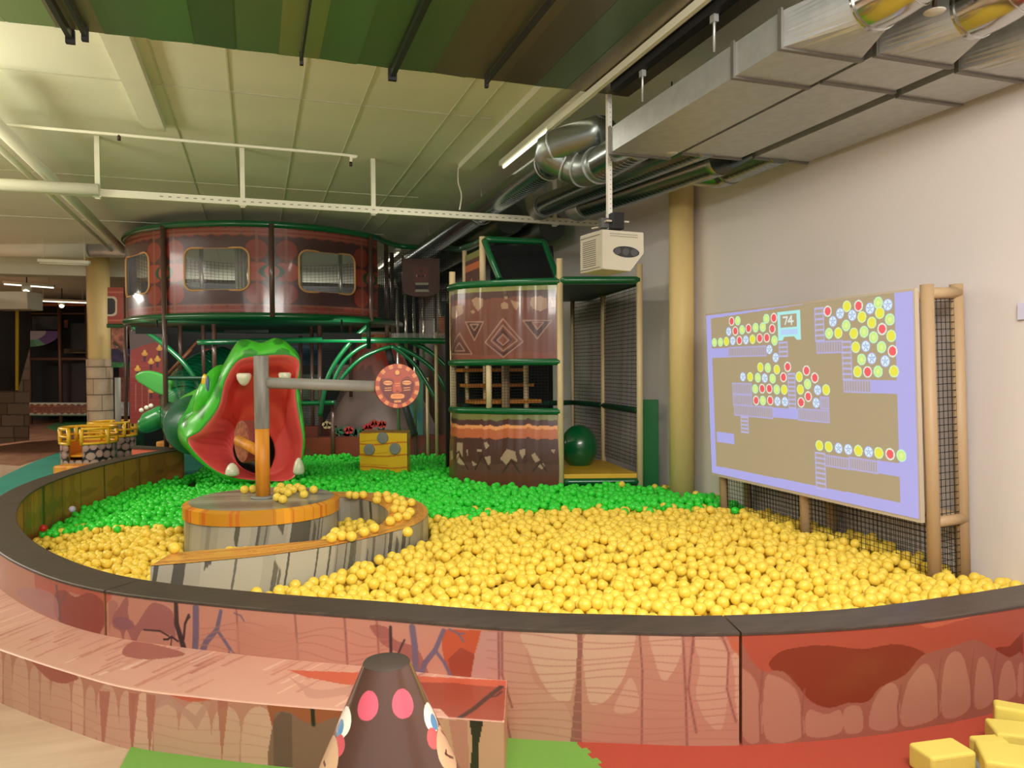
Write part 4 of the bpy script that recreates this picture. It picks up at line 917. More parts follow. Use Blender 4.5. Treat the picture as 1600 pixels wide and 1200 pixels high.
def inside(P, poly):
    ins = np.zeros(len(P), bool); n = len(poly)
    for i in range(n):
        x0, y0 = poly[i]; x1, y1 = poly[(i+1) % n]
        if y0 == y1: continue
        ins ^= ((P[:, 1] < y0) != (P[:, 1] < y1)) & (P[:, 0] < (x1-x0)*(P[:, 1]-y0)/(y1-y0)+x0)
    return ins
pit = np.array(list(INN[::25])+[(-.6, 11.6), (.6, 12.05), (1.5, 11.7), (2.8, 11.35), (3.95, 11.2)])
ramp = np.concatenate([RO[::8], RI[::-8]])
PBX = [(1.93, 7.80), (2.02, 7.5), (2.2, 7.2), (2.5, 6.98), (2.88, 6.84), (3.6, 6.68), (3.95, 6.72), (3.95, 8.8), (2.4, 9.2)]
hole = np.array([tuple(atz(350, 744, .3)[:2]), tuple(atz(395, 757, .3)[:2]), tuple(atz(460, 757, .3)[:2]), tuple(atz(476, 744, .3)[:2]), (.6, 9.6), (-.9, 9.9), tuple(atz(300, 720, .3)[:2])])
def seg_dist(P, poly):
    best = np.full(len(P), 9.); n = len(poly)
    for i in range(n):
        a = poly[i]; d = poly[(i+1) % n]-a; L = d@d+1e-12; t = np.clip(((P-a)@d)/L, 0, 1); q = P-a-t[:, None]*d; best = np.minimum(best, (q**2).sum(1))
    return np.sqrt(best)
def allowed(P):
    r = BR*.98; ok = inside(P, pit) & (seg_dist(P, pit) > r)
    ok &= ~inside(P, ramp); ok &= seg_dist(P, ramp) > r
    ok &= np.hypot(P[:, 0]-dx, P[:, 1]-dy) > DR+r
    pb_ = np.array(PBX); ok &= ~inside(P, pb_); ok &= seg_dist(P, pb_) > r
    ok &= ~inside(P, hole); ok &= seg_dist(P, hole) > r*.6
    for x, y_ in posts: ok &= np.hypot(P[:, 0]-x, P[:, 1]-y_) > .036+r
    ok &= np.hypot(P[:, 0]-3.8, P[:, 1]-atx(1063, 300, 3.79)[1]) > .115+r
    cb = np.array(CHEESE); ok &= ~inside(P, cb); ok &= seg_dist(P, cb) > r
    return ok
cy0 = atz(561, 722, .40); cy1 = atz(636, 716, .40)
CHEESE = [cy0[:2], cy0[:2]+.90*(np.array([cy1[0], cy0[1]+.0])-cy0[:2])+0, None, None]
Dc = 8.9; ca_ = atd(562, 700, Dc)[:2]; cb2 = atd(636, 700, Dc-.12)[:2]; cback = np.array([.12, .42])
CHEESE = [ca_, cb2, cb2+cback, ca_+cback]
rs = np.random.default_rng(12)
layers = 2.25; area_ = 6.0*9.6; n0 = int(area_/(BD**2*.866)*layers)
P = np.stack([rs.uniform(-2.0, 3.95, n0), rs.uniform(2.5, 12.1, n0)], 1); P = P[allowed(P)]
hS = hsurf(P[:, 0], P[:, 1]); Z = hS-BR-rs.uniform(0, 1, len(P))*BD*1.9; X = np.column_stack([P, Z]); base = hS-BR-BD*1.9
def pairs(X, d):
    c = np.floor(X/d).astype(np.int64)+64; key = (c[:, 0]*4096+c[:, 1])*256+c[:, 2]; o = np.argsort(key, kind='stable'); ks = key[o]; I = []; J = []
    for a in (-1, 0, 1):
        for b_ in (-1, 0, 1):
            for e in (-1, 0, 1):
                if (a, b_, e) < (0, 0, 0): continue
                tk = key+(a*4096+b_)*256+e; lo = np.searchsorted(ks, tk, 'left'); hi = np.searchsorted(ks, tk, 'right'); cnt = hi-lo
                for k in range(cnt.max() if len(cnt) else 0):
                    m = cnt > k; i = np.where(m)[0]; j = o[lo[m]+k]
                    if (a, b_, e) == (0, 0, 0): q = i < j; i, j = i[q], j[q]
                    I.append(i); J.append(j)
    return np.concatenate(I), np.concatenate(J)
Dm = BD*.985
for it in range(56):
    if it % 4 == 0: I, J = pairs(X, BD*1.15)
    X[:, 2] -= .0012*(1-it/56)
    d = X[I]-X[J]; L = np.sqrt((d**2).sum(1))+1e-9; m = L < Dm; i, j = I[m], J[m]; c = d[m]/L[m][:, None]*((Dm-L[m])*.5*.55)[:, None]
    acc = np.zeros_like(X)
    for k in range(3): acc[:, k] = np.bincount(i, c[:, k], len(X))-np.bincount(j, c[:, k], len(X))
    acc[:, :2] *= .8; X += acc
    bad = ~np.ones(len(X), bool)
    X[:, 2] = np.maximum(X[:, 2], base)
    X[:, 0] = np.clip(X[:, 0], -2, XW-BR)
hS = hsurf(X[:, 0], X[:, 1]); keep = allowed(X[:, :2]) & (X[:, 2] < hS+BD*1.0)
X = X[keep]
# remove remaining deep overlaps greedily
I, J = pairs(X, BD*1.0); L = np.sqrt(((X[I]-X[J])**2).sum(1)); m = L < BD*.82; drop = np.zeros(len(X), bool); drop[J[m]] = True; X = X[~drop]
print('balls in pit:', len(X))
bl = np.array([atz(*p, .38)[:2] for p in ((0, 842), (60, 838), (130, 826), (215, 820), (300, 829), (430, 822), (560, 800), (640, 790), (672, 812), (720, 812), (790, 803), (880, 795), (1000, 797), (1100, 798), (1150, 800), (1300, 830))])
bnd = np.interp(X[:, 0], np.sort(bl[:, 0]), bl[np.argsort(bl[:, 0]), 1])
def proj_np(Pn):
    d = Pn-CAMP; D = d@FW; return 800+F*(d@RT)/D, 600-F*(d@UP)/D, D
pu, pv, pD = proj_np(X)
bline = np.interp(pu, [-400, 0, 60, 130, 215, 300, 430, 560, 640, 672, 720, 790, 880, 1000, 1100, 1150, 1300], [850, 846, 840, 828, 820, 829, 800, 795, 800, 806, 812, 803, 795, 797, 796, 800, 770])+rs.normal(0, 1.6, len(X))
yel = pv > bline
# enclosed pocket inside the spiral is yellow
yel |= (np.hypot(X[:, 0]-atz(560, 800, .4)[0], X[:, 1]-atz(560, 800, .4)[1]) < .34)
stray = (rs.uniform(size=len(X)) < .012) & (np.abs(pv-bline) < 14); yel ^= stray
for px, py in ((976, 745), (1018, 748), (1028, 757), (1041, 750), (1046, 758), (1084, 765), (1102, 778), (1120, 777), (760, 803), (775, 806)):
    k = np.argmin((pu-px)**2+(pv-py)**2+pD*4); yel[k] = True
def top_mask(X):       # balls that nothing covers from above
    I, J = pairs(X, BD*1.05); up = X[I, 2] > X[J, 2]; hor = np.hypot(X[I, 0]-X[J, 0], X[I, 1]-X[J, 1]); m = hor < BD*.55
    cov = np.zeros(len(X), bool); cov[np.where(up, J, I)[m]] = True; return ~cov
tp = top_mask(X)
infr = (pu > 4) & (pu < 1596) & (pv < 1190)
front_rim = seg_dist(X[:, :2], INN[::20]) > .0
def occl(Xn):   # a near rim edge hides balls just behind it
    d = Xn-CAMP; k = (H-RIM)/(-d[:, 2]+1e-9); q = CAMP[:2]+d[:, :2]*k[:, None]; return inside(q, pit)
vis = infr & tp & occl(X)
ballme = {}
def ball_mesh(nm, mat):
    if nm in ballme: return ballme[nm]
    me = bpy.data.meshes.new(nm); bm = bmesh.new(); bmesh.ops.create_icosphere(bm, subdivisions=4, radius=BR); bm.to_mesh(me); bm.free()
    me.polygons.foreach_set('use_smooth', [True]*len(me.polygons)); me.materials.append(mat); ballme[nm] = me; return me
def put_ball(c, nm, mat, label, group, cat='ball'):
    o = bpy.data.objects.new(nm, ball_mesh(nm, mat)); COL.objects.link(o); o.location = [float(a) for a in c]; return setp(o, label, cat, group)
# loose balls lying on the platform and on the spiral wall
def lay(pts, z, label, group, mat=yellowb, nm='yellow_ball'):
    done = []
    for px, py in pts:
        c = atz(px, py, z+BR)
        for it in range(30):
            for q in done:
                d = c-q; L = np.linalg.norm(d[:2])
                if L < BD: c[:2] += (d[:2]/(L+1e-6))*(BD-L)*1.01
        done.append(c); put_ball(c, nm, mat, label, group)
    return len(pts)
nl = lay([(382, 765), (395, 764), (433, 777), (442, 780), (439, 760), (434, 766), (444, 767), (452, 762), (458, 765), (464, 761), (472, 764), (475, 772), (490, 765), (450, 770)], .5605, 'glossy yellow ball lying on the round grey platform beside the pole', 'yellow balls on the round platform')
nl += lay([(546, 773), (555, 774), (567, 773), (590, 774), (589, 781), (604, 773), (607, 780), (617, 776), (627, 781), (620, 786), (630, 787), (643, 785), (617, 795), (627, 796), (622, 808), (636, 806), (641, 800), (610, 814), (585, 825), (569, 831), (549, 838), (534, 837), (518, 840), (524, 832), (272, 856), (637, 831)], RZ, 'glossy yellow ball lying on the orange top of the spiral wall', 'yellow balls on the spiral wall')
# keep clear of the laid balls is not needed: those rest above the surface
size = BR/pD
for colr, mat, nm, quota, grp, grp2 in ((True, yellowb, 'yellow_ball', 300-nl, 'largest yellow balls in the ball pit', 'yellow balls filling the rest of the pit'), (False, greenb, 'green_ball', 298, 'nearest green balls in the ball pit', 'green balls filling the rest of the pit')):
    sel = np.where(vis & (yel == colr))[0]; sel = sel[np.argsort(pD[sel])][:quota]
    for k in sel: 
        col_word = 'yellow' if colr else 'green'
        if colr: lab = 'shiny yellow plastic ball in the front rows of the pit, against the dark rim'
        else: lab = 'shiny green plastic ball among the green balls nearest the camera, along the yellow edge'
        put_ball(X[k], nm, mat, lab, grp)
    rest = np.ones(len(X), bool); rest[sel] = False; rest &= (yel == colr)
    R = X[rest]
    me = bpy.data.meshes.new(nm+'s_mass'); me.vertices.add(len(R)); me.vertices.foreach_set('co', R.ravel()); me.update()
    o = link(nm+'s', me, mat); setp(o, ('mass of yellow plastic balls heaped over the front and right of the pit' if colr else 'mass of green plastic balls filling the back and left of the pit'), 'balls', None, 'stuff')
    ng = bpy.data.node_groups.new('ball instancing '+nm, 'GeometryNodeTree')
    ng.interface.new_socket('Geometry', in_out='INPUT', socket_type='NodeSocketGeometry'); ng.interface.new_socket('Geometry', in_out='OUTPUT', socket_type='NodeSocketGeometry')
    gi = ng.nodes.new('NodeGroupInput'); go = ng.nodes.new('NodeGroupOutput'); ico = ng.nodes.new('GeometryNodeMeshIcoSphere'); ico.inputs['Radius'].default_value = BR; ico.inputs['Subdivisions'].default_value = 4
    sm = ng.nodes.new('GeometryNodeSetShadeSmooth'); mt = ng.nodes.new('GeometryNodeSetMaterial'); mt.inputs['Material'].default_value = mat; ip = ng.nodes.new('GeometryNodeInstanceOnPoints')
    ng.links.new(ico.outputs['Mesh'], sm.inputs[0]); ng.links.new(sm.outputs[0], mt.inputs[0]); ng.links.new(gi.outputs[0], ip.inputs['Points']); ng.links.new(mt.outputs[0], ip.inputs['Instance']); ng.links.new(ip.outputs[0], go.inputs[0])
    md = o.modifiers.new('balls', 'NODES'); md.node_group = ng
c = atz(113, 799, .17); put_ball((c[0], c[1], c[2]+.02), 'lilac_ball', M('lilac ball', (200, 180, 215), rough=.3), 'single lilac ball among the green balls at the left wall', None)
c = atz(68, 829, .14); put_ball((c[0], c[1], c[2]+.02), 'red_ball', M('red ball', (190, 40, 30), rough=.3), 'single red ball by the left inner wall of the pit', None)
# padded bed of the pit under the balls
gx, gy = np.meshgrid(np.linspace(-2, 3.94, 100), np.linspace(2.5, 12.1, 150), indexing='ij'); G = np.stack([gx.ravel(), gy.ravel()], 1)
ok_ = inside(G, pit) & (seg_dist(G, pit) > .03) & ~inside(G, ramp) & (np.hypot(G[:, 0]-dx, G[:, 1]-dy) > DR+.02)
hz_ = np.maximum(hsurf(G[:, 0], G[:, 1])-BR*5.2, .01)
painted('pit_bed', [(np.column_stack([G, hz_]).reshape(100, 150, 3), np.tile((60, 70, 30), (len(G), 1)), False, ~ok_)], paintm, None)
setp(bpy.data.objects['pit_bed'], 'dark padded bed lying under the balls in the pit', 'mat')

# ================================================================== CROCODILE HEAD SLIDE
D0 = 8.0
LO = [  # loops of measured outline points, back to front to throat: (depth offset or list, 16 points clockwise from the top middle)
 (1.35, [(300, 612), (312, 614), (322, 622), (330, 632), (335, 645), (336, 662), (334, 680), (328, 695), (316, 706), (300, 710), (285, 706), (272, 695), (265, 680), (264, 662), (268, 642), (282, 622)]),
 (.95, [(345, 585), (365, 580), (385, 590), (395, 610), (400, 640), (402, 665), (400, 690), (390, 712), (370, 722), (340, 722), (312, 712), (290, 696), (282, 676), (290, 652), (312, 632), (330, 606)]),
 (.46, [(400, 545), (425, 538), (450, 550), (462, 570), (460, 612), (464, 660), (466, 700), (452, 738), (408, 746), (362, 742), (312, 720), (283, 690), (281, 666), (316, 632), (340, 584), (368, 546)]),
 (.16, [(408, 535), (431, 528), (452, 538), (467, 560), (466, 606), (471, 655), (474, 700), (458, 744), (410, 751), (362, 749), (314, 724), (286, 692), (284, 662), (324, 624), (349, 572), (374, 532)]),
 (.02, [(410, 542), (432, 536), (454, 545), (468, 565), (468, 612), (474, 655), (476, 700), (460, 748), (410, 753), (360, 750), (315, 724), (289, 689), (298, 665), (330, 622), (349, 578), (376, 542)]),
 (-.02, [(411, 556), (434, 554), (456, 556), (468, 569), (462, 614), (468, 655), (473, 696), (459, 746), (412, 751), (360, 745), (324, 726), (293, 689), (314, 672), (341, 636), (352, 594), (374, 562)]),
 (.03, [(412, 566), (434, 564), (453, 567), (461, 578), (455, 616), (461, 655), (468, 698), (455, 743), (412, 749), (366, 741), (336, 728), (304, 694), (326, 677), (348, 640), (358, 602), (377, 571)]),
 (.20, [(412, 590), (432, 588), (446, 594), (451, 602), (449, 630), (454, 660), (462, 700), (450, 739), (412, 747), (376, 739), (350, 724), (326, 700), (345, 676), (360, 648), (366, 618), (382, 594)]),
 (.42, [(410, 640), (425, 640), (436, 646), (442, 652), (445, 660), (449, 676), (456, 702), (444, 735), (412, 745), (384, 736), (364, 722), (352, 702), (358, 682), (370, 662), (380, 648), (394, 641)]),
 (.47, [(400, 667), (411, 669), (419, 674), (425, 682), (429, 692), (431, 704), (430, 716), (423, 733), (408, 741), (390, 737), (374, 727), (366, 714), (364, 700), (368, 686), (377, 675), (388, 669)]),
 (.50, [(400, 669), (410, 671), (418, 676), (424, 684), (428, 694), (429, 704), (428, 716), (421, 731), (408, 738), (390, 734), (375, 725), (368, 713), (366, 700), (370, 688), (378, 677), (389, 671)]),
 (.60, [(400, 680), (408, 682), (414, 686), (418, 690), (420, 697), (420, 704), (419, 712), (414, 722), (405, 728), (392, 724), (382, 718), (377, 709), (376, 700), (378, 692), (384, 686), (392, 682)]),
 (.61, [(400, 703)]*16),
]
t = thing('crocodile_slide', 'green crocodile head slide with wide open pink mouth and white teeth', 'slide', atd(390, 748, D0))
grid = np.array([[atd(px, py, D0+dz) for px, py in pts] for dz, pts in LO])      # K x 16 x 3
K_, N_ = grid.shape[:2]
g2 = np.stack([smooth_poly(row, 10) for row in grid])                # closed upsample round
KU = 9
out = []; kp = []
Pp = np.concatenate([2*g2[:1]-g2[1:2], g2, 2*g2[-1:]-g2[-2:-1]])
for i in range(1, len(Pp)-2):
    p0, p1, p2, p3 = Pp[i-1:i+3]
    for j in range(KU):
        q = j/KU; out.append(.5*((2*p1)+(-p0+p2)*q+(2*p0-5*p1+4*p2-p3)*q*q+(-p0+3*p1-3*p2+p3)*q**3)); kp.append(i-1+q)
out.append(Pp[-2]); kp.append(K_-1.); V = np.array(out); kp = np.array(kp); V = np.concatenate([V, V[:, :1]], 1)
nK, nN = V.shape[:2]; angi = np.arange(nN)/10.0; KP, AI = np.meshgrid(kp, angi, indexing='ij')
# folds inside the mouth as real relief
cen = np.array(atd(400, 700, D0+.6)); dirv = V-cen; dirv /= np.linalg.norm(dirv, axis=2)[..., None]+1e-9
rel = np.where((KP > 5.6) & (KP < 9), np.sin((KP-5.6)/3.4*PI), 0)
fold = .020*np.sin(AI*2*PI/16*44)*rel*((AI > 9.5) & (AI < 13.4)) + .014*np.sin(KP*7+.6*np.sin(AI*1.4))*rel*((AI < 4) | (AI > 13.0))
V = V-FW*fold[..., None]*1.2
U_, Vv_ = proj_np(V.reshape(-1, 3))[:2]
gr = (70, 196, 46); cc = np.tile(np.array(gr, float), (nK*nN, 1)); kk = KP.ravel(); aa = AI.ravel()
pink = kk > 5.0+.0*aa
cvC = Canvas(U_, Vv_, gr)      # spots are placed by their measured centres, then stay on the surface
front = kk < 5.0
spot = (34, 122, 34)
for x, y_, rx, ry in ((381, 536, 9, 7), (391, 555, 13, 10), (442, 553, 12, 9), (435, 534, 8, 5), (339, 588, 8, 12), (314, 637, 7, 18), (341, 612, 6, 10), (466, 640, 5, 14), (466, 600, 4, 10), (290, 660, 5, 8)): cvC.ell((x, y_), rx, ry, spot, .72)
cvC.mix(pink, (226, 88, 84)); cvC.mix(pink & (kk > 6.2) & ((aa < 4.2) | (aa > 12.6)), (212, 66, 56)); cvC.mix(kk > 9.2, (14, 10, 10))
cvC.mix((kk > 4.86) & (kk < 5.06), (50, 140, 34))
croc = M('glossy moulded plastic', attr=True, rough=.34, coat=.3)
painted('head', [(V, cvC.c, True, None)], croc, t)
ivory = M('ivory tooth plastic', (240, 232, 210), rough=.25, coat=.5)
for px, py, w, hh, D, up in ((381, 583, 11.5, 20, D0-.02, -1), (445, 582, 10, 17, D0-.02, -1), (363, 743, 11, 20, D0-.08, 1), (467, 741, 9, 26, D0-.05, 1)):
    c = atd(px, py, D); r = w*D/F; l = hh*D/F; b = MB()
    prof = [(r*.8, 0), (r, l*.15*1), (r*.92, l*.45), (r*.6, l*.8), (r*.25, l*.97), (.001, l)]
    b.lathe([(a, z*up) for a, z in prof] if up > 0 else [(a, -z) for a, z in prof], c, 20); b.build('tooth', ivory, t)
b = MB(); b.ell(atd(332, 618, D0+.36), (RT*.135-UP*.04, FW*.3, UP*.34+RT*.12), 32, 22); b.build('brow', M('croc green', (70, 196, 46), rough=.34, coat=.3), t)
c = atd(320, 600, D0+.12)
nv = np.array([-.75, -.65, .1]); nv /= np.linalg.norm(nv); sx = np.cross(nv, [0, 0, 1.]); sx /= np.linalg.norm(sx)
b = MB(); b.ell(c, (sx*.045, nv*.03, np.array([0, 0, .11])), 20, 14); eye = b.build('eye', M('yellow eye', (240, 200, 50), rough=.2, coat=.6), t)
b = MB(); b.ell(c-sx*.055+nv*.008, (sx*.02, nv*.02, np.array([0, 0, .09])), 14, 10); b.build('eye_rim', M('blue grey eye rim', (90, 110, 160), rough=.3), eye)
# slide tube body
tb = crom([atd(308, 664, 9.2), atd(300, 663, 9.8), atd(292, 650, 10.9), atd(291, 618, 11.9), atd(312, 588, 12.6), atd(350, 572, 13.2)], 12)
b = MB(); r_ = [.36+.0*i for i in range(len(tb))]; b.tube(tb, [.37]*5+[.35]*(len(tb)-5), 36); b.build('tube', M('dark green tube plastic', (10, 96, 58), rough=.16, coat=.8, bump=.2, bscale=6), t)
b = MB()
for i in range(8, len(tb)-2, 2):
    d = tb[i+1]-tb[i]; d /= np.linalg.norm(d); b.tube([tb[i]-d*.006, tb[i]+d*.006], .353, 36)
b.build('tube_rib', M('dark green tube plastic', (10, 96, 58)), t)
def blob(name, pts, rad, mat, parent, n=24):
    P = crom(pts, 8); r_ = np.interp(np.linspace(0, 1, len(P)), np.linspace(0, 1, len(rad)), rad); b = MB(); b.tube(P, list(r_), n); return b.build(name, mat, parent)
gl = M('mid green moulded plastic', (44, 140, 70), rough=.25, coat=.6)
blob('foreleg', [atd(275, 640, 11.3), atd(255, 648, 11.3), atd(238, 657, 11.3), atd(226, 661, 11.3), atd(218, 657, 11.3)], (.05, .15, .16, .15, .05), gl, t)
for px, py in ((221, 641), (229, 637), (236, 634)): 
    b = MB(); b.ell(atd(px, py, 11.3), ((.035, 0, 0), (0, .035, 0), (0, 0, .035)), 12, 8); b.build('claw', ivory, t)
tl_ = thing('leaf_shade', 'large mid green leaf shaped panel behind the brown post left of the crocodile', 'leaf panel', atd(235, 640, 11.2))
lf = [(210, 588), (217, 581), (232, 579), (248, 583), (262, 590), (268, 600), (266, 615), (254, 618), (240, 613), (226, 604), (214, 596)]
Lp = smooth_poly([atd(x, y_, 11.2) for x, y_ in lf], 5); b = MB(); b.prism(list(Lp), FW*.12); b.build('leaf', M('leaf green plastic', (62, 150, 60), rough=.3, coat=.5), tl_, .03, 3)
b = MB(); b.tube([atd(262, 610, 11.3), (atd(262, 610, 11.3)[0], atd(262, 610, 11.3)[1], 0)], .02, 10); b.build('stalk', greenm, tl_)

# cheese block with grey bolts
a_, c_ = atd(562, 700, Dc), atd(636, 700, Dc-.12); zt0 = atd(562, 676, Dc)[2]; 
t = thing('cheese_block', 'yellow plank patterned foam cube with three round grey bolts behind the green balls', 'foam cube', ((a_[0]+c_[0])/2, (a_[1]+c_[1])/2, .1))
nn = 90; uu = np.linspace(0, 1, nn); vv = np.linspace(.1, zt0, nn); UU, VV2 = np.meshgrid(uu, vv, indexing='ij')
def cheese_face(p, q):
    Vx = np.stack([p[0]+(q[0]-p[0])*UU, p[1]+(q[1]-p[1])*UU, VV2], -1); L = np.linalg.norm((q-p)[:2]); cvx = Canvas(UU*L, VV2, (244, 196, 36))
    for k in range(5):
        z_ = .2+k*.14; cvx.stroke([(x, z_+.012*math.sin(x*9+k)+x*.03) for x in np.linspace(0, L, 20)], .016, (216, 116, 30)); cvx.stroke([(x, z_+.03+.01*math.sin(x*7+k*2)+x*.04) for x in np.linspace(0, L*.6, 14)], .008, (226, 140, 30))
    return (Vx, cvx.c, False, None)
cb = np.array([cback[0], cback[1], 0]); blocks = [cheese_face(a_, c_), cheese_face(c_, c_+cb), cheese_face(c_+cb, a_+cb), cheese_face(a_+cb, a_)]
Vt = np.stack([np.stack([np.r_[a_[:2], zt0], np.r_[(a_+cb)[:2], zt0]]), np.stack([np.r_[c_[:2], zt0], np.r_[(c_+cb)[:2], zt0]])]); blocks.append((Vt, np.tile((206, 150, 60), (4, 1)), True, None))
painted('cube', blocks, vinyl, t)
nf_ = np.cross(c_-a_, [0, 0, 1.]); nf_ /= np.linalg.norm(nf_); nf_ = nf_ if nf_@(CAMP-a_) > 0 else -nf_
for px, py in ((599, 684), (578, 702), (618, 701)):
    f_ = (px-562)/74; c = a_+(c_-a_)*f_; c = np.array([c[0], c[1], atd(px, py, Dc-.12*f_)[2]]); b = MB(); b.disc(c+nf_*.012, nf_, .066, .035, 28); b.build('bolt', M('grey foam', (138, 140, 136), rough=.6), t, .008)

# ================================================================== TOWER
TR = 'front tower of the play frame'
D7 = 7.45
t = thing('climbing_tower', 'netted climbing tower with brown stone artwork panels, tan posts and dark green rails', 'play tower', (2.9, 7.2, 0))
pA = atz(706, 735, .42); pC = atd(876, 700, D7); pE = atd(1000, 700, D7+.02); pG = atd(943, 600, D7+1.15); pM = atz(765, 742, .42)
arc = crom([(pA[0], pA[1]), (pA[0]+.04, pA[1]-.24), (pM[0]+.0, pM[1]-.02), (2.52, 7.06), (pC[0], pC[1])], 16)
ARC, sa_ = resample(arc, .008)
def curve_panel(z0_, z1_, paintfn, name, bulge=.0):
    zz = np.linspace(z0_, z1_, int((z1_-z0_)/.008)); V = np.stack([np.repeat(ARC[:, :1], len(zz), 1), np.repeat(ARC[:, 1:], len(zz), 1), np.repeat(zz[None], len(ARC), 0)], -1)
    n_ = np.gradient(ARC, axis=0); n_ /= np.linalg.norm(n_, axis=1)[:, None]; n_ = np.stack([-n_[:, 1], n_[:, 0]], 1); n_ = np.where((n_[:, 1:] > 0), -n_, n_)
    wr = .010*noise1(sa_, 77, 7)+.006*noise1(sa_, 78, 19); off = bulge*np.sin((zz-z0_)/(z1_-z0_)*PI)
    V[..., 0] += n_[:, :1]*(off[None]+wr[:, None]*.8); V[..., 1] += n_[:, 1:]*(off[None]+wr[:, None]*.8)
    Sg, Zg = np.meshgrid(sa_, zz, indexing='ij'); cvp = Canvas(Sg, Zg, (120, 72, 58)); paintfn(cvp)
    Vb = V.copy(); Vb[..., 0] -= n_[:, :1]*.006; Vb[..., 1] -= n_[:, 1:]*.006
    return painted(name, [(V, cvp.c, False, None), (Vb, np.tile((60, 44, 40), (V.shape[0]*V.shape[1], 1)), True, None)], pvc, t)
def AP(pts):
    o = []
    for px, py in pts:
        d = ray(px, py); s = ARC@np.array([-d[1], d[0]]); i = np.argmin(np.abs(s)+1e-4*np.arange(len(s))*0); k = np.linalg.norm(ARC[i])/math.hypot(d[0], d[1]); o.append((sa_[i], H+d[2]*k))
    return o
def zt(x, y_): return (690+x/3.635, 430+y_/3.635)
def TPt(pts): return AP([zt(*p) for p in pts])
def top_art(c):
    c.mix(c.v > 2.27, (142, 140, 78)); c.mix((c.v > 2.2+.02*noise1(c.u, 3, 9)) & (c.v < 2.27), (84, 56, 52)); c.mix(c.v < 1.66+.05*noise1(c.u, 4, 2), (132, 76, 58))
    cream = (176, 142, 112)
    for pts in (((335, 165), (355, 150), (382, 165), (380, 190), (345, 190)), ((392, 142), (445, 155), (450, 165), (428, 200), (412, 185)), ((500, 165), (510, 125), (560, 118), (602, 135), (600, 190), (560, 205), (520, 190)), ((352, 120), (378, 122), (380, 135), (360, 136)), ((172, 140), (200, 125), (240, 135), (235, 180), (210, 205), (185, 170)), ((165, 205), (185, 198), (195, 210), (180, 222)), ((60, 180), (120, 170), (130, 215), (80, 250), (62, 240)), ((620, 140), (655, 145), (655, 180), (625, 180))): c.poly(TPt(pts), cream, .85)
    ln = (170, 128, 112); dkk = (84, 54, 48)
    def tri(p, col, w=.012):
        q = TPt(p); c.stroke(q+[q[0]], w, col)
    c.poly(TPt(((462, 258), (628, 258), (542, 360))), dkk); c.poly(TPt(((515, 268), (578, 268), (545, 308))), (128, 78, 62)); tri(((462, 258), (628, 258), (542, 360)), ln); tri(((515, 268), (578, 268), (545, 308)), ln)
    c.poly(TPt(((150, 268), (236, 268), (190, 368))), dkk); tri(((140, 266), (242, 266), (190, 370)), ln); tri(((165, 280), (215, 280), (190, 315)), ln)
    q = TPt(((250, 382), (350, 250), (464, 378), (350, 466))); c.stroke(q[:1]+q[1:2], .012, ln); c.poly(TPt(((250, 380), (350, 440), (462, 375), (350, 468))), dkk)
    tri(((250, 382), (350, 246), (464, 378), (350, 466)), ln); tri(((284, 372), (350, 285), (430, 372), (350, 430)), ln); c.poly(TPt(((296, 370), (348, 305), (408, 370), (350, 412))), dkk); c.poly(TPt(((318, 370), (348, 335), (386, 370), (350, 398))), (128, 78, 62)); tri(((318, 370), (348, 335), (386, 370), (350, 398)), ln)
    c.poly(TPt(((45, 448), (100, 345), (175, 448))), (96, 58, 50)); tri(((45, 448), (105, 330), (176, 448)), ln); tri(((75, 430), (105, 385), (135, 430)), ln); tri(((40, 278), (64, 278), (50, 310)), ln)
def low_art(c):
    zt_ = 1.03; w_ = .012*noise1(c.u, 5, 12)+.008*noise1(c.u, 6, 30)
    c.mix(c.v > -1, (84, 52, 46)); c.mix(c.v > .985+w_, (126, 124, 66)); c.mix((c.v > .93+w_) & (c.v < .985+w_), (80, 46, 42)); c.mix((c.v > .895+w_) & (c.v < .93+w_), (240, 158, 98)); c.mix((c.v > .80+w_) & (c.v <= .895+w_), (196, 104, 62)); c.mix((c.v < .55+w_), (98, 62, 56)); c.mix(c.v < .45+w_, (104, 58, 46))
    cream = (186, 158, 130)
    for pts in (((340, 1040), (375, 985), (425, 1000), (435, 1060), (400, 1040), (370, 1075)), ((100, 950), (130, 950), (130, 1030), (115, 1010), (100, 1045)), ((100, 1060), (110, 1030), (150, 1075), (120, 1075)), ((245, 950), (262, 945), (280, 970), (260, 985)), ((250, 1030), (290, 1025), (290, 1060), (272, 1078)), ((450, 990), (475, 985), (482, 1010), (465, 1040), (448, 1015)), ((510, 1020), (530, 1005), (560, 1050), (535, 1062)), ((545, 1080), (580, 1065), (590, 1085), (570, 1100)), ((150, 990), (160, 985), (160, 1040)), ((620, 990), (650, 985), (640, 1010)), ((180, 1050), (210, 1075), (190, 1080)), ((60, 1000), (75, 990), (80, 1040), (66, 1050)), ((210, 985), (240, 990), (235, 1003), (212, 1000))): c.poly(TPt(pts), cream, .9)
    for p in (((60, 1100), (110, 1000), (160, 1100)), ((350, 1120), (400, 1050), (450, 1120)), ((200, 1100), (240, 1020), (280, 1100)), ((520, 1110), (560, 1060), (600, 1110))): q = TPt(p); c.stroke(q, .016, (66, 40, 36))
curve_panel(1.575, 2.34, top_art, 'upper_panel', .01)
curve_panel(.0, 1.04, low_art, 'lower_panel', .03)
def rail3(pts, r, mat, name, parent, n=14):
    b = MB(); b.tube(crom(pts, 6), r, n); return b.build(name, mat, parent)
for z_ in (2.35, 1.56, 1.07):
    rail3([(p[0], p[1], z_) for p in ARC[::14]]+[(ARC[-1][0], ARC[-1][1], z_)], .034 if z_ < 2 else .036, greenm, 'green_rail', t)
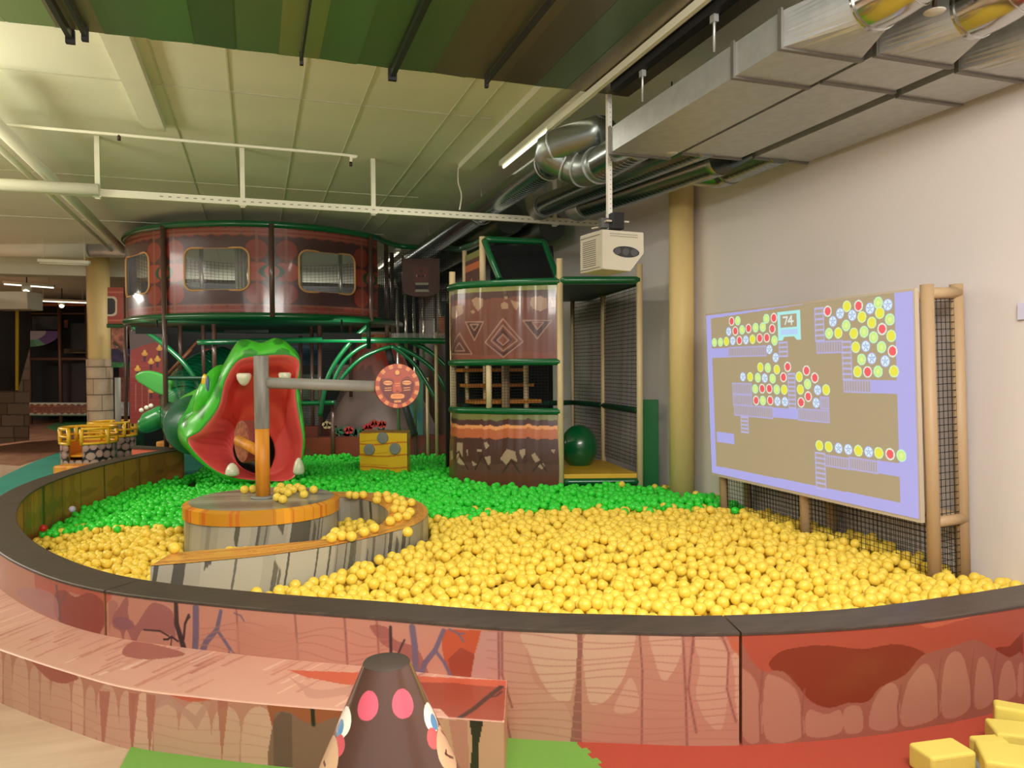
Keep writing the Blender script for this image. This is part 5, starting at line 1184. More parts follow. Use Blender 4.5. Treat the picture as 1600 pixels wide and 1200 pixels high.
def post(p, z0_, z1_, r, mat, parent=t, name='post'):
    b = MB(); b.tube([(p[0], p[1], z0_), (p[0], p[1], z1_)], r, 16); return b.build(name, mat, parent, 0)
post(pC, 0, atd(876, 405, D7)[2], .031, tanm); post(pE, 0, atd(1000, 413, D7)[2], .031, tanm)
post((pA[0]+.03, pA[1]+.03), 0, atd(705, 425, 8)[2], .033, tanm); post(pM, 1.04, 1.56, .03, tanm)
post(pG, 0, 2.38, .031, tanm); pI = atd(893+0, 600, D7+1.0); pI = (2.55, 8.5); post(pI, 0, 2.4, .03, tanm); pH = atd(822, 600, D7+1.2)[:2]; post(pH, 0, 2.3, .03, tanm); pJ = atd(790, 600, D7+.9)[:2]; post(pJ, 0, 2.3, .045, M('wood post', (160, 134, 100), rough=.6, rgb2=(140, 114, 84), vscale=8, vstretch=(1, 1, .2))); pK = atd(730, 600, D7+1.6)[:2]; post(pK, 0, 2.3, .025, tanm)
pN = atd(895, 600, D7+1.9)[:2]; post(pN, 0, 2.38, .026, tanm)
# roof deck
z_ = 2.34; b = MB(); q = [np.array([p[0], p[1], z_]) for p in (pC, pE, pG, pN)]
b.prism([np.array([ARC[0][0], ARC[0][1], z_-.02])]+[np.array([p[0], p[1], z_-.02]) for p in ARC[10::12]]+[np.array([pE[0], pE[1], z_-.02]), np.array([XW-.05, pE[1]+1.9, z_-.02]), np.array([2.3, 9.3, z_-.02])], (0, 0, .03)); b.build('roof_mat', dgreen, t)
rail3([q[0]+np.array([0, 0, .02]), (q[0]+q[1])/2+np.array([0, 0, .02]), q[1]+np.array([0, 0, .02])], .036, greenm, 'green_rail', t)
rail3([q[1], (q[1]+q[2])/2, q[2]], .034, dgreen, 'green_rail', t)
# platform low
z_ = .45; PE2 = pE; b = MB()
dk4 = [np.array([pC[0]+.03, pC[1]+.02, .40]), np.array([pE[0]-.0, pE[1]+.02, .40]), np.array([pG[0], pG[1], .40]), np.array([2.9, 8.2, .40])]
b.prism(dk4, (0, 0, .045)); b.build('yellow_deck', M('yellow deck vinyl', (226, 178, 48), rough=.4), t, .006)
rail3([dk4[0]+np.array([0, -.01, -.03]), (dk4[0]+dk4[1])/2+np.array([0, -.01, -.03]), dk4[1]+np.array([0, -.01, -.03])], .035, greenm, 'green_rail', t)
zr_ = 1.07
for a, c in (((pG[0], pG[1]), (pE[0], pE[1]+.0)), ((pG[0], pG[1]), (pN[0], pN[1])), ((pN[0], pN[1]), (ARC[0][0]+.2, ARC[0][1]+.6)), ((ARC[0][0]+.02, ARC[0][1]), (ARC[0][0]+.3, ARC[0][1]+.7))):
    rail3([(a[0], a[1], zr_), ((a[0]+c[0])/2, (a[1]+c[1])/2, zr_), (c[0], c[1], zr_)], .032, dgreen, 'green_rail', t)
b = MB(); net(b, (pE[0], pE[1], .5), (pG[0], pG[1], .5), (pG[0], pG[1], 2.32), (pE[0], pE[1], 2.32), 26, 44, .005); b.build('side_net', blacknet, t)
b = MB(); net(b, (pG[0], pG[1], .45), (pN[0], pN[1], .45), (pN[0], pN[1], 2.32), (pG[0], pG[1], 2.32), 24, 44, .005); b.build('rear_net', blacknet, t)
b = MB()
for i in range(0, len(ARC)-30, 30): net(b, (*ARC[i], 1.08), (*ARC[min(i+30, len(ARC)-1)], 1.08), (*ARC[min(i+30, len(ARC)-1)], 1.55), (*ARC[i], 1.55), 7, 16, .003)
b.build('front_net', blacknet, t)
for k, z_ in enumerate((1.12, 1.30, 1.48)):
    c = np.array([2.75, 8.3+k*.25, z_]); b = MB(); b.box(c-np.array([.45, .2, .02]), c+np.array([.35, .2, .02])); b.build('step', M('orange step vinyl', (206, 130, 44), rough=.45), t)
b = MB(); c = atd(905, 698, D7+.75); b.ell(c, ((.2, 0, 0), (0, .2, 0), (0, 0, .24)), 24, 14); b.build('green_roller', greenm, t)
b = MB(); b.box((2.2, 9.0, 0), (3.6, 9.06, 2.3)); b.build('dark_screen', M('black cloth', (26, 28, 28), rough=.9), t)
# top slanting frame
for pts, nm, mt_ in (([atd(757, 376, 8.2), atd(768, 405, 8.0), atd(781, 437, 7.9)], 'slant_bar', greenm), ([atd(850, 378, 8.4), atd(860, 405, 8.2), atd(872, 437, 8.0)], 'slant_bar', greenm), ([atd(758, 374, 8.2), atd(805, 376, 8.3), atd(850, 378, 8.4)], 'green_rail', greenm), ([atd(756, 375, 8.3), atd(740, 382, 8.8), atd(722, 388, 9.3)], 'green_rail', greenm)):
    rail3(pts, .034 if mt_ is greenm else .03, mt_, nm, t)
post(atd(754, 400, 8.25), 2.3, atd(754, 370, 8.25)[2], .036, tanm); post(atd(726, 400, 9.0), 2.3, atd(726, 392, 9.0)[2], .028, tanm)
b = MB(); net(b, atd(781, 437, 7.95), atd(872, 437, 8.0), atd(850, 380, 8.4), atd(760, 378, 8.25), 30, 24, .004); b.build('top_net', blacknet, t)
b = MB(); b.prism([atd(766, 384, 9.2), atd(864, 384, 9.2), atd(868, 440, 9.2), atd(766, 440, 9.2)], FW*.02); b.build('dark_cloth', M('black cloth', (26, 28, 28)), t)
# small rock panel
u_ = np.linspace(0, 1, 60); a0_, a1_ = atd(727, 400, 8.9), atd(752, 388, 8.3); UQ, VQ = np.meshgrid(u_, u_, indexing='ij'); zlo = 2.32
top_ = a0_[2]+(a1_[2]-a0_[2])*UQ; Vq = np.stack([a0_[0]+(a1_[0]-a0_[0])*UQ, a0_[1]+(a1_[1]-a0_[1])*UQ, zlo+(top_-zlo)*VQ], -1)
cq = Canvas(UQ, VQ, (100, 60, 50)); cq.mix(cq.v > .85, (142, 140, 78)); cq.mix((cq.v > .60) & (cq.v < .75), (206, 110, 62)); cq.poly([(.2, .1), (.5, .15), (.4, .45)], (176, 150, 124)); cq.poly([(.6, .05), (.85, .1), (.8, .35)], (176, 150, 124))
painted('small_panel', [(Vq, cq.c, False, None)], paintm, t)
# green board at the wall
b = MB(); p0, p1 = atd(1012, 625, D7+.15), atd(1040, 625, D7+.1); b.prism([(p0[0], p0[1]+.1, .2), (p1[0]-.02, p1[1]+.1, .2), (p1[0]-.02, p1[1]+.1, p0[2]), (p0[0], p0[1]+.1, p0[2])], (.01, .05, 0))
build_thing(b, 'wall_pad', M('bright green vinyl', (14, 104, 48), rough=.45), 'upright flat green pad between the tower and the cream round column', 'wall pad', bevel=.006)

# ================================================================== ROUND RAISED TUNNEL (DRUM)
A1_, A2_, A3_ = np.array([-1.55, 10.8])*1.15, np.array([.01, 9.53])*1.15, np.array([1.66, 10.25])*1.15
def circ(a, b_, c):
    M_ = np.array([2*(b_-a), 2*(c-a)]); return np.linalg.solve(M_, [b_@b_-a@a, c@c-a@a])
CC_ = circ(A1_, A2_, A3_); RC = np.linalg.norm(CC_-A1_); print('drum', CC_, RC)
t = thing('round_tunnel', 'raised round tunnel of red-brown printed panels with three rounded windows and green rims', 'play tunnel', (CC_[0], CC_[1], 2.1))
zbt, ztp_ = 2.27, 3.478
def ang_px(px, py=440):
    d = ray(px, py)[:2]; d = d/np.linalg.norm(d); bq = -(CC_@d); disc_ = RC**2-(CC_@CC_)+bq**2; k = -bq-math.sqrt(max(disc_, 0)); p = d*k; return math.atan2(p[1]-CC_[1], p[0]-CC_[0]), p
a0 = ang_px(198)[0]; a1 = ang_px(590)[0]
if a0 > 0: a0 -= 2*PI
if a1 > 0: a1 -= 2*PI
a0 -= .5
th = np.linspace(a0, a1, 560); zz = np.linspace(zbt, ztp_, 130); TQ, ZQ = np.meshgrid(th, zz, indexing='ij')
V = np.stack([CC_[0]+RC*np.cos(TQ), CC_[1]+RC*np.sin(TQ), ZQ], -1)
Su = (TQ-a0)*RC
def DPt(pts):
    o = []
    for px, py in pts:
        a, p = ang_px(px, py); a = a-2*PI if a > 0 else a; k = np.linalg.norm(p)/np.linalg.norm(ray(px, py)[:2]); o.append(((a-a0)*RC, H+ray(px, py)[2]*k))
    return o
cv = Canvas(Su, ZQ, (80, 52, 52))
tan_ = (148, 96, 76); redc = (140, 62, 50)
for k in range(40):
    x = k*.2-.1; cv.ell((x, ztp_-.07), .10, .08, redc); cv.ell((x, zbt+.06), .10, .08, redc)
for z_ in (ztp_-.055, ztp_-.115, zbt+.05, zbt+.12): cv.rect(-1, z_-.012, 99, z_+.012, tan_, .8)
posts_px = (205, 256, 425, 579)
pcs = [DPt([(px, 440)])[0][0] for px in posts_px]
for s0_ in pcs[1:]:
    for sg in (-1, 1):
        for q_ in (-.3, 0, .3): cv.ell((s0_+sg*.2, (zbt+ztp_)/2-.02+q_), .185 if q_ == 0 else .155, .145, (160, 66, 50) if q_ == 0 else (142, 60, 48)); cv.stroke([(s0_+sg*.2+(.185 if q_ == 0 else .155)*math.cos(a_), (zbt+ztp_)/2-.02+q_+.145*math.sin(a_)) for a_ in np.linspace(0, 2*PI, 40)], .010, (84, 36, 32))
    for sg in (-1, 1): cv.rect(s0_+sg*.19-.02, zbt, s0_+sg*.19+.02, ztp_, tan_, .75)
    for q_ in (-.13, .13): cv.stroke([(s0_-.33, (zbt+ztp_)/2-.02+q_), (s0_+.33, (zbt+ztp_)/2-.02+q_)], .008, (90, 40, 34))
    cv.ell((s0_, (zbt+ztp_)/2-.02), .17, .10, (30, 76, 44)); cv.ell((s0_, (zbt+ztp_)/2-.02), .10, .085, (170, 80, 60))
skip = np.zeros(V.shape[:2], bool); wins = []
for (x0_, x1_) in ((202, 233), (289, 389), (468, 554)):
    s0_ = DPt([(x0_, 430)])[0][0]; s1_ = DPt([(x1_, 430)])[0][0]; wins.append((s0_, s1_))
wins[0] = (wins[0][1]-(wins[1][1]-wins[1][0]), wins[0][1])
WZ0, WZ1 = 2.598, 3.168
def rrect(s0_, s1_, z0_, z1_, r, n=8):
    o = []
    for cx_2, cz_, a in ((s1_-r, z1_-r, 0), (s0_+r, z1_-r, 90), (s0_+r, z0_+r, 180), (s1_-r, z0_+r, 270)):
        for k in range(n+1): q = math.radians(a+90*k/n); o.append((cx_2+r*math.cos(q), cz_+r*math.sin(q)))
    return o
def on(s, z_, r=RC): a = a0+s/RC; return np.array([CC_[0]+r*math.cos(a), CC_[1]+r*math.sin(a), z_])
for s0_, s1_ in wins:
    rp = rrect(s0_, s1_, WZ0, WZ1, .12); m_ = Canvas(Su, ZQ, (0, 0, 0)).poly(rp, (1, 1, 1)); skip |= m_.reshape(V.shape[:2])
painted('printed_panel', [(V, cv.c, False, skip.ravel())], pvc, t)
Vi = V.copy(); Vi[..., 0] = CC_[0]+(RC-.012)*np.cos(TQ); Vi[..., 1] = CC_[1]+(RC-.012)*np.sin(TQ)
painted('panel_lining', [(Vi, np.tile((40, 34, 34), (V.shape[0]*V.shape[1], 1)), True, skip.ravel())], paintm, t)
for s0_, s1_ in wins:
    rp = rrect(s0_-.005, s1_+.005, WZ0-.005, WZ1+.005, .125, 10); b = MB(); b.tube([on(s, z_, RC+.004) for s, z_ in rp], .015, 8, closed=True); wf = b.build('window_frame', M('tan window frame', (206, 156, 96), rough=.4), t)
    ng_ = 24; su = np.linspace(s0_, s1_, ng_); b = MB(); vs = [on(s, z_, RC-.006) for s in su for z_ in (WZ0, WZ1)]; b.add(vs, [(2*i, 2*i+2, 2*i+3, 2*i+1) for i in range(ng_-1)]); b.build('pane', clearm, wf)
for z_, r in ((ztp_+.02, .045), (zbt-.03, .05)):
    b = MB(); b.tube([(CC_[0]+(RC+.01)*math.cos(a), CC_[1]+(RC+.01)*math.sin(a), z_) for a in np.linspace(0, 2*PI, 97)[:-1]], r, 14, closed=True) if z_ < 3 else b.tube([(CC_[0]+(RC+.01)*math.cos(a), CC_[1]+(RC+.01)*math.sin(a), z_) for a in np.linspace(a0, a1+.02, 70)], r, 14)
    b.build('rim', greenm, t)
b = MB(); b.lathe([(.01, 0), (RC-.03, 0), (RC-.03, .05), (.01, .05)], (CC_[0], CC_[1], zbt-.06), 64, False); b.build('floor_mat', dgreen, t)
for i, px in enumerate(posts_px[1:]):
    a, p = ang_px(px); q = p*(1.0-.035/np.linalg.norm(p)*1.5); b = MB(); zb0 = 0 if i in (0,) else zbt-.05
    b.tube([(q[0], q[1], zb0), (q[0], q[1], ztp_+.02)], .034, 14); b.build('post', brownp, t)
for a in np.linspace(a0+.1, a1-.05, 16)[::3]:
    q = CC_+np.array([math.cos(a), math.sin(a)])*(RC*.7); b = MB(); b.tube([(q[0], q[1], zbt), (q[0], q[1], ztp_)], .03, 12); b.build('inner_post', silverp, t)
b = MB(); 
for a in np.linspace(.2, 2.9, 10): p = CC_+np.array([math.cos(a), math.sin(a)])*(RC-.05); p2 = CC_+np.array([math.cos(a+.3), math.sin(a+.3)])*(RC-.05); net(b, (*p, zbt), (*p2, zbt), (*p2, ztp_), (*p, ztp_), 8, 22, .005)
b.build('inner_net', blacknet, t)
b = MB()
for k in range(4): b.tube(crom([on((wins[1][0]+wins[1][1])/2-.15+k*.1, zbt, RC*.55+k*.01), on((wins[1][0]+wins[1][1])/2-.15+k*.1, ztp_, RC*.55)], 4), .028, 10)
b.build('clear_roller', M('clear roller', (180, 180, 170), rough=.1, coat=1), t)

# rails going right from the drum, dark netted bay, silver posts and the face sign
t = thing('play_frame', 'dark netted two storey play frame with green rails behind the crocodile slide', 'play frame', (1.9, 11.6, 0))
e0 = on((a1-a0)*RC, ztp_+.02)
rail3([e0, atd(618, 383, 11.9), atd(645, 386, 11.9), atd(690, 387, 11.4), atd(724, 389, 10.4), atd(756, 375, 8.6)], .04, greenm, 'top_rail', t)
rail3([atd(310, 535, 11.4), atd(400, 533, 11.3), atd(520, 531, 11.2), atd(620, 532, 11.1), atd(706, 533, 11.0)], .042, greenm, 'deck_rail', t)
rail3([atd(480, 603, 11.6), atd(520, 603, 11.6), atd(560, 604, 11.6)], .035, greenm, 'low_rail', t)
rail3([atd(455, 630, 11.4), atd(490, 630, 11.4), atd(524, 629, 11.4)], .035, greenm, 'low_rail', t)
rail3([atd(257, 591, 11.1), atd(300, 591, 11.1), atd(322, 591, 11.1)], .03, dgreen, 'low_rail', t)
b = MB(); net(b, atd(612, 532, 11.1), atd(706, 532, 11.0), atd(706, 521, 11.0), atd(612, 521, 11.1), 60, 4, .004); b.build('white_net', M('white cord', (190, 190, 180)), t)
b = MB(); net(b, atd(600, 500, 11.2), atd(706, 500, 11.0), atd(706, 392, 11.0), atd(600, 392, 11.2), 34, 30, .005); b.build('black_net', blacknet, t)
for px, y0_, y1_, D, mt_, r in ((604, 380, 530, 11.9, brownp, .033), (613, 395, 530, 12.3, brownp, .03), (622, 452, 705, 11.5, silverp, .022), (634, 452, 560, 11.6, silverp, .024), (648, 462, 690, 11.7, silverp, .024), (662, 464, 560, 11.6, silverp, .024), (681, 458, 705, 11.6, silverp, .024), (688, 452, 540, 12, silverp, .02), (630, 400, 460, 12.2, silverp, .02), (335, 505, 600, 11.6, brownp, .035), (318, 505, 600, 11.9, brownp, .03), (282, 500, 590, 12, brownp, .028), (500, 505, 680, 12.2, brownp, .035), (488, 500, 690, 12.5, brownp, .03), (520, 630, 680, 11.5, brownp, .03), (470, 525, 640, 12.6, brownp, .03), (548, 500, 620, 12.6, brownp, .03), (682, 520, 705, 11.2, tanm, .024), (668, 590, 705, 11.5, tanm, .024), (576, 505, 545, 10.4, dgreen, .03)):
    b = MB(); p = atd(px, (y0_+y1_)/2, D); z0_ = max(0, atd(px, y1_, D)[2]); z1_ = atd(px, y0_, D)[2]; b.tube([(p[0], p[1], z0_ if y1_ < 640 else 0), (p[0], p[1], z1_)], r, 12); b.build('post', mt_, t)
for pts, r in (([(578, 506), (552, 530), (528, 560), (512, 590), (505, 620), (500, 650)], .034), ([(582, 534), (560, 545), (540, 562), (528, 580), (520, 600)], .030), ([(612, 541), (590, 548), (565, 560), (545, 578), (532, 594)], .030), ([(612, 541), (630, 552), (650, 572), (668, 600), (684, 628)], .032), ([(622, 541), (650, 556), (678, 578), (695, 605), (704, 632)], .034), ([(642, 535), (665, 545), (690, 565), (708, 585)], .036), ([(207, 512), (230, 520), (258, 540), (285, 565), (305, 592), (315, 620)], .036)):
    D = 11.2 if pts[0][0] < 300 else 11.3; rail3([atd(x, y_, D) for x, y_ in pts], r, greenm, 'arch_tube', t)
for p, q, D in (((262, 585), (312, 530), 12.0), ((272, 575), (300, 545), 11.8)): b = MB(); b.tube([atd(*p, D), atd(*q, D)], .025, 10); b.build('brace', M('brown brace', (120, 72, 44), rough=.5), t)
b = MB(); b.tube([atd(606, 545, 11.9), atd(622, 600, 11.7), atd(648, 680, 11.4)], .055, 16); b.build('leaning_tube', M('dark grey tube', (64, 66, 66), rough=.3, coat=.4), t)
b = MB(); b.box((-2.05, 15.9, 0), (3.3, 16.0, 3.2)); b.build('dark_backdrop', M('black cloth', (26, 28, 28)), t)
rr = random.Random(8)      # dim things seen through the nets
for px, py, w, hh, D, c_ in ((380, 560, 0, 0, 0, 0),):
    pass
for (x0_, y0_, x1_, y1_, D, c_, nm) in ((318, 545, 348, 575, 13.4, (190, 36, 30), 'red_panel'), (452, 540, 498, 570, 13.2, (24, 96, 128), 'blue_panel'), (455, 505, 560, 515, 13.6, (20, 70, 44), 'green_mat'), (685, 495, 705, 525, 11.9, (176, 96, 36), 'orange_panel'), (688, 470, 706, 492, 12.2, (16, 78, 50), 'green_mat'), (350, 500, 420, 520, 13.4, (16, 60, 40), 'green_mat'), (520, 570, 545, 600, 13.0, (214, 178, 168), 'pink_panel'), (455, 585, 500, 625, 13.6, (120, 140, 110), 'leaf_panel'), (470, 630, 500, 680, 13.6, (150, 146, 138), 'pale_panel'), (280, 560, 330, 590, 13.5, (70, 110, 60), 'leaf_panel')):
    b = MB(); b.prism([atd(x0_, y1_, D), atd(x1_, y1_, D), atd(x1_, y0_, D), atd(x0_, y0_, D)], FW*.05); b.build(nm, M(nm+str(c_), c_, rough=.45, rgb2=tuple(int(v*.6) for v in c_), vscale=5), t)
b = MB(); net(b, atd(455, 680, 12.9), atd(545, 680, 12.9), atd(545, 545, 12.9), atd(455, 545, 12.9), 36, 36, .005); b.build('black_net', blacknet, t)
b = MB(); b.prism([atd(470, 682, 12.3), atd(525, 682, 12.3), atd(522, 666, 12.3), atd(474, 666, 12.3)], FW*.2); b.build('red_step', M('red brown vinyl', (110, 42, 30), rough=.5), t)
for c in ((1.15, 10.86, 1.95), (-1.3, 11.56, 2.04)):
    b = MB(); b.box((c[0]-.27, c[1]-.03, c[2]-.03), (c[0]+.27, c[1]+.02, c[2]+.06)); b.tube([c, (c[0], c[1], 2.2)], .012, 8); b.build('added_fill_housing', blackm, t)  # made-up housings for the added fill lights under deck and drum
# hanging tiki face sign
Ds = 10.9; t = thing('face_sign', 'brown square banner with a fanged mask face hanging on the dark net', 'sign', atd(657, 463, Ds))
x = np.linspace(629, 687, 150); y_ = np.linspace(404, 464, 150); XX, YY2 = np.meshgrid(x, y_, indexing='ij')
o_ = atd(629, 404, Ds); ex_ = atd(687, 404, Ds)-o_; ey_ = atd(629, 464, Ds)-o_
uu = (XX-629)/58; vv = (YY2-404)/60; V = o_+uu[..., None]*ex_+vv[..., None]*ey_
cs = Canvas(uu, vv, (84, 46, 30)); cs.poly(smooth_poly([(.35, .25), (.65, .25), (.7, .45), (.6, .62), (.4, .62), (.3, .45)], 4), (104, 42, 30))
cs.poly([(.36, .42), (.48, .46), (.38, .49)], (170, 150, 130)); cs.poly([(.62, .42), (.52, .46), (.60, .49)], (170, 150, 130)); cs.ell((.43, .46), .04, .03, (24, 16, 14)); cs.ell((.56, .46), .04, .03, (24, 16, 14)); cs.ell((.5, .33), .05, .03, (50, 30, 24))
cs.poly([(.31, .62), (.72, .62), (.68, .86), (.36, .86)], (22, 14, 14)); cs.poly([(.33, .63), (.71, .63), (.69, .69), (.35, .69)], (176, 170, 140)); cs.poly([(.35, .80), (.69, .80), (.72, .87), (.33, .87)], (176, 170, 140))
for q_ in np.linspace(.36, .68, 7): cs.stroke([(q_, .63), (q_, .69)], .008, (40, 30, 26)); cs.stroke([(q_, .80), (q_, .87)], .008, (40, 30, 26))
sk = (vv > .82) & (np.abs(uu-.5) > .5*np.sqrt(np.clip(1-((vv-.82)/.18)**2, 0, 1)))
painted('banner', [(V, cs.c*.85, False, sk.ravel()), (V+FW*.012, np.tile((50, 32, 24), (V.shape[0]*V.shape[1], 1)), True, sk.ravel())], paintm, t)

# volcano
Dv = 13.5; vb = atd(592, 690, Dv); t = thing('volcano', 'pink-topped grey volcano cone with painted flowers round its foot', 'play volcano', (vb[0], vb[1], 0))
cb0 = (vb[0], vb[1]); z1_ = atd(590, 520, Dv)[2]; th = np.linspace(0, 2*PI, 200); zz = np.linspace(0, z1_, 120); TQ, ZQ = np.meshgrid(th, zz, indexing='ij'); fr_ = ZQ/z1_; Rv = .92*(1-fr_)**1.15+.30; Rv = Rv*(1+.04*np.sin(TQ*5+ZQ*2))
V = np.stack([cb0[0]+Rv*np.cos(TQ), cb0[1]+Rv*np.sin(TQ), ZQ], -1); cvv = Canvas(TQ, ZQ/z1_, (132, 110, 102))
w_ = .10*noise1(cvv.u, 91, 3)+.05*noise1(cvv.u, 92, 9); cvv.mix(cvv.v > .50+w_, (136, 100, 92)); cvv.mix(cvv.v > .66+w_, (178, 112, 100)); cvv.mix(cvv.v > .80+w_*1.3, (214, 84, 66)); cvv.mix(cvv.v > .91+w_, (240, 150, 96)); cvv.mix(cvv.v > .975, (226, 190, 170))
painted('cone', [(V, cvv.c, False, None)], vinyl, t)
rr = random.Random(2)
for k in range(14):
    px = 530+k*8.6; p = atd(px, 683, Dv-1.35); zc = atd(px, 672-rr.uniform(0, 6), Dv-1.35)[2]; b = MB()
    for q in range(7):
        a = rr.uniform(.3, 2.84); l = rr.uniform(.08, .17); d = np.array([math.cos(a), 0, math.sin(a)]); base_ = np.array([p[0], p[1], zc-.12]); w_ = np.array([-d[2], 0, d[0]])*.016
        b.prism([base_-w_, base_+d*l*.5-w_*1.3, base_+d*l, base_+d*l*.5+w_*1.3, base_+w_], (0, .006, 0))
    b.tube([(p[0], p[1]+.004, .3), (p[0], p[1]+.004, zc-.09)], .012, 6)
    b.build('leaf_cluster', M('cut out leaf green', (56, 118, 80), rough=.5), t)
for px, py, c_ in ((585, 662, (190, 60, 50)), (597, 663, (200, 66, 52)), (545, 672, (206, 60, 60)), (511, 664, (230, 210, 150)), (575, 668, (206, 50, 50))):
    c = atd(px, py, Dv-1.4); b = MB()
    for q in range(5): a = q*2*PI/5+.4; b.disc(c+np.array([math.cos(a)*.045, 0, math.sin(a)*.03]), (0, 1, 0), .036, .012, 12)
    b.build('flower', M('flower'+str(c_), c_, rough=.5), t)
# painted board right of the volcano
b = MB(); b.prism([atd(640, 700, 11.9), atd(661, 700, 11.9), atd(661, 585, 11.9), atd(652, 578, 11.9), atd(640, 590, 11.9)], FW*.04)
build_thing(b, 'painted_board', M('blue painted board', (44, 118, 140), rough=.5, rgb2=(90, 150, 80), vscale=3), 'narrow blue and green painted board behind the carved face disc', 'board')

# ================================================================== FLOOR MATS
def flat(pts, z0_, z1_): return [(p[0], p[1], z0_) for p in pts], (0, 0, z1_-z0_)
def mat_(pts, z1_, name, mat, label):
    b = MB(); q, o_ = flat(pts, 0.001, z1_); b.prism([np.array(p) for p in q], o_); return build_thing(b, name, mat, label, 'floor mat')
def jig(p, q, amp, n):      # jigsaw edge of a foam mat
    p = np.array(p[:2]); q = np.array(q[:2]); d = q-p; w = np.array([-d[1], d[0]])/np.linalg.norm(d); o = []
    for i in range(n):
        for f, s in ((.0, -1), (.5, -1), (.5, 1), (1., 1)): o.append(p+d*(i+f)/n+w*amp*s*.5)
    return o
g0 = atz(205, 1162, 0); e1 = jig(atz(905, 1166, 0), atz(955, 1215, 0), .02, 3)
wl = [OUT[i] for i in np.where((SI > sA-.9) & (SI < sA+.5))[0][::12]]
gpts = [atz(430, 1140, 0)[:2], atz(790, 1150, 0)[:2], atz(905, 1150, 0)[:2]]+e1+[np.array([.78, .9]), np.array([-.35, .9]), atz(175, 1230, 0)[:2], atz(208, 1164, 0)[:2]]
mat_(gpts, .012, 'green_mat', M('lime foam mat', (104, 150, 58), rough=.8, bump=.3, bscale=180), 'lime green foam mat on the floor under the brown cone')
rpts = [atz(906, 1150, 0)[:2], np.array([2.6, 2.5]), np.array([3.94, 2.6]), np.array([3.94, .4]), np.array([.79, .4])]+e1[::-1]
mat_(rpts, .012, 'red_mat', M('orange red foam mat', (160, 60, 38), rough=.85, bump=.3, bscale=180), 'orange-red foam mat on the floor along the right front of the pit')
tp_ = [atz(-80, 795, 0)[:2], atz(0, 747, 0)[:2], atz(53, 722, 0)[:2], atz(97, 706, 0)[:2], atz(160, 684, 0)[:2], atz(205, 666, 0)[:2], atz(330, 662, 0)[:2], np.array([2.0, 13.0]), np.array([-.7, 11.3]), np.array([-1.4, 10.6]), np.array([-2.1, 9.0]), np.array([-2.15, 7.4])]
mat_(tp_, .008, 'teal_mat', M('teal carpet', (36, 138, 116), rough=.85, var=.15, vscale=1.2, bump=.3, bscale=120), 'teal carpet on the floor left of the pit around the stone carts')
gp = [atz(x, y_, 0)[:2] for x, y_ in ((72, 668), (95, 658), (130, 655), (205, 655), (215, 665), (150, 674), (90, 674))]
mat_(gp, .014, 'rug', M('leaf green rug', (38, 104, 58), rough=.9, rgb2=(70, 130, 62), vscale=3), 'darker green patch of carpet at the foot of the stone column')
fl = [atz(x, y_, 0)[:2] for x, y_ in ((-400, 740), (0, 726), (30, 728), (97, 706), (205, 664), (150, 655), (-20, 655), (-500, 690))]
mat_(fl, .004, 'floor_vinyl', M('brown vinyl planks', (128, 88, 66), rough=.35, rgb2=(156, 112, 86), vscale=1.3, vstretch=(3, 1, 1)), 'reddish brown wood-look vinyl floor in the far left')

# ================================================================== BROWN CONE WITH PRINTED FACES
Dk = 1.9; cc_ = atd(604, 1033, Dk); kx, ky, kz = cc_; RT_ = .057; SL = .437
t = thing('brown_cone', 'glossy brown truncated cone printed with pink cheeks and cartoon eyes, front centre', 'play cone', (kx, ky, .012))
n_ = 720; nz = 340; th = np.linspace(0, 2*PI, n_); zz = kz-.001-np.linspace(0, 1, nz)**1.3*(kz-.03); TQ, ZQ = np.meshgrid(th, zz, indexing='ij'); RQ = RT_+(kz-ZQ)*SL
V = np.stack([kx+RQ*np.cos(TQ), ky+RQ*np.sin(TQ), ZQ], -1)
U_, V_, _ = proj_np(V.reshape(-1, 3)); Vw = V.reshape(-1, 3)-CAMP
nrm_ = np.stack([np.cos(TQ), np.sin(TQ), np.full_like(TQ, SL)], -1).reshape(-1, 3); facing = (Vw*nrm_).sum(1) < 0
def cone_uv(px, py):
    d2 = np.where(facing, (U_-px)**2+(V_-py)**2, 1e9); i = np.argmin(d2); return TQ.ravel()[i], ZQ.ravel()[i]
cvk = Canvas(TQ, ZQ, (84, 58, 48)); half = {}
def spotc(px, py, rx, ry, col, a=1):       # rx, ry in metres on the cone surface
    a0_, z0_ = cone_uv(px, py); r = RT_+(kz-z0_)*SL; m = (((TQ.ravel()-a0_)*r)/rx)**2+((ZQ.ravel()-z0_)*1.09/ry)**2 < 1; cvk.mix(m, col, a); return a0_, z0_, r
def strokec(pts, w, col):
    q = [cone_uv(*p) for p in pts]; r = RT_+(kz-q[0][1])*SL; c2 = Canvas(TQ*r, ZQ*1.09, (0, 0, 0)); c2.stroke([(a*r, z*1.09) for a, z in q], w, (1, 1, 1)); cvk.mix(c2.c[:, 0] > .5, col)
pkc = (200, 88, 104)
spotc(574, 1103, .028, .034, pkc); spotc(630, 1099, .028, .034, pkc)
spotc(535, 1128, .040, .036, (240, 238, 222)); spotc(531, 1137, .022, .020, (84, 146, 190)); spotc(674, 1120, .036, .036, (240, 238, 222)); spotc(679, 1128, .020, .020, (84, 146, 190))
spotc(529, 1165, .026, .025, (206, 92, 98)); spotc(677, 1153, .024, .025, (198, 90, 92))
for px, py in ((699, 1168), (510, 1187)): spotc(px, py, .06, .055, (216, 176, 138))
strokec([(690, 1142), (698, 1152), (702, 1162)], .010, (110, 66, 48)); strokec([(696, 1178), (702, 1182), (708, 1184)], .006, (60, 34, 26)); strokec([(697, 1173), (697, 1178)], .008, (60, 34, 26)); strokec([(506, 1190), (508, 1196)], .008, (60, 34, 26))
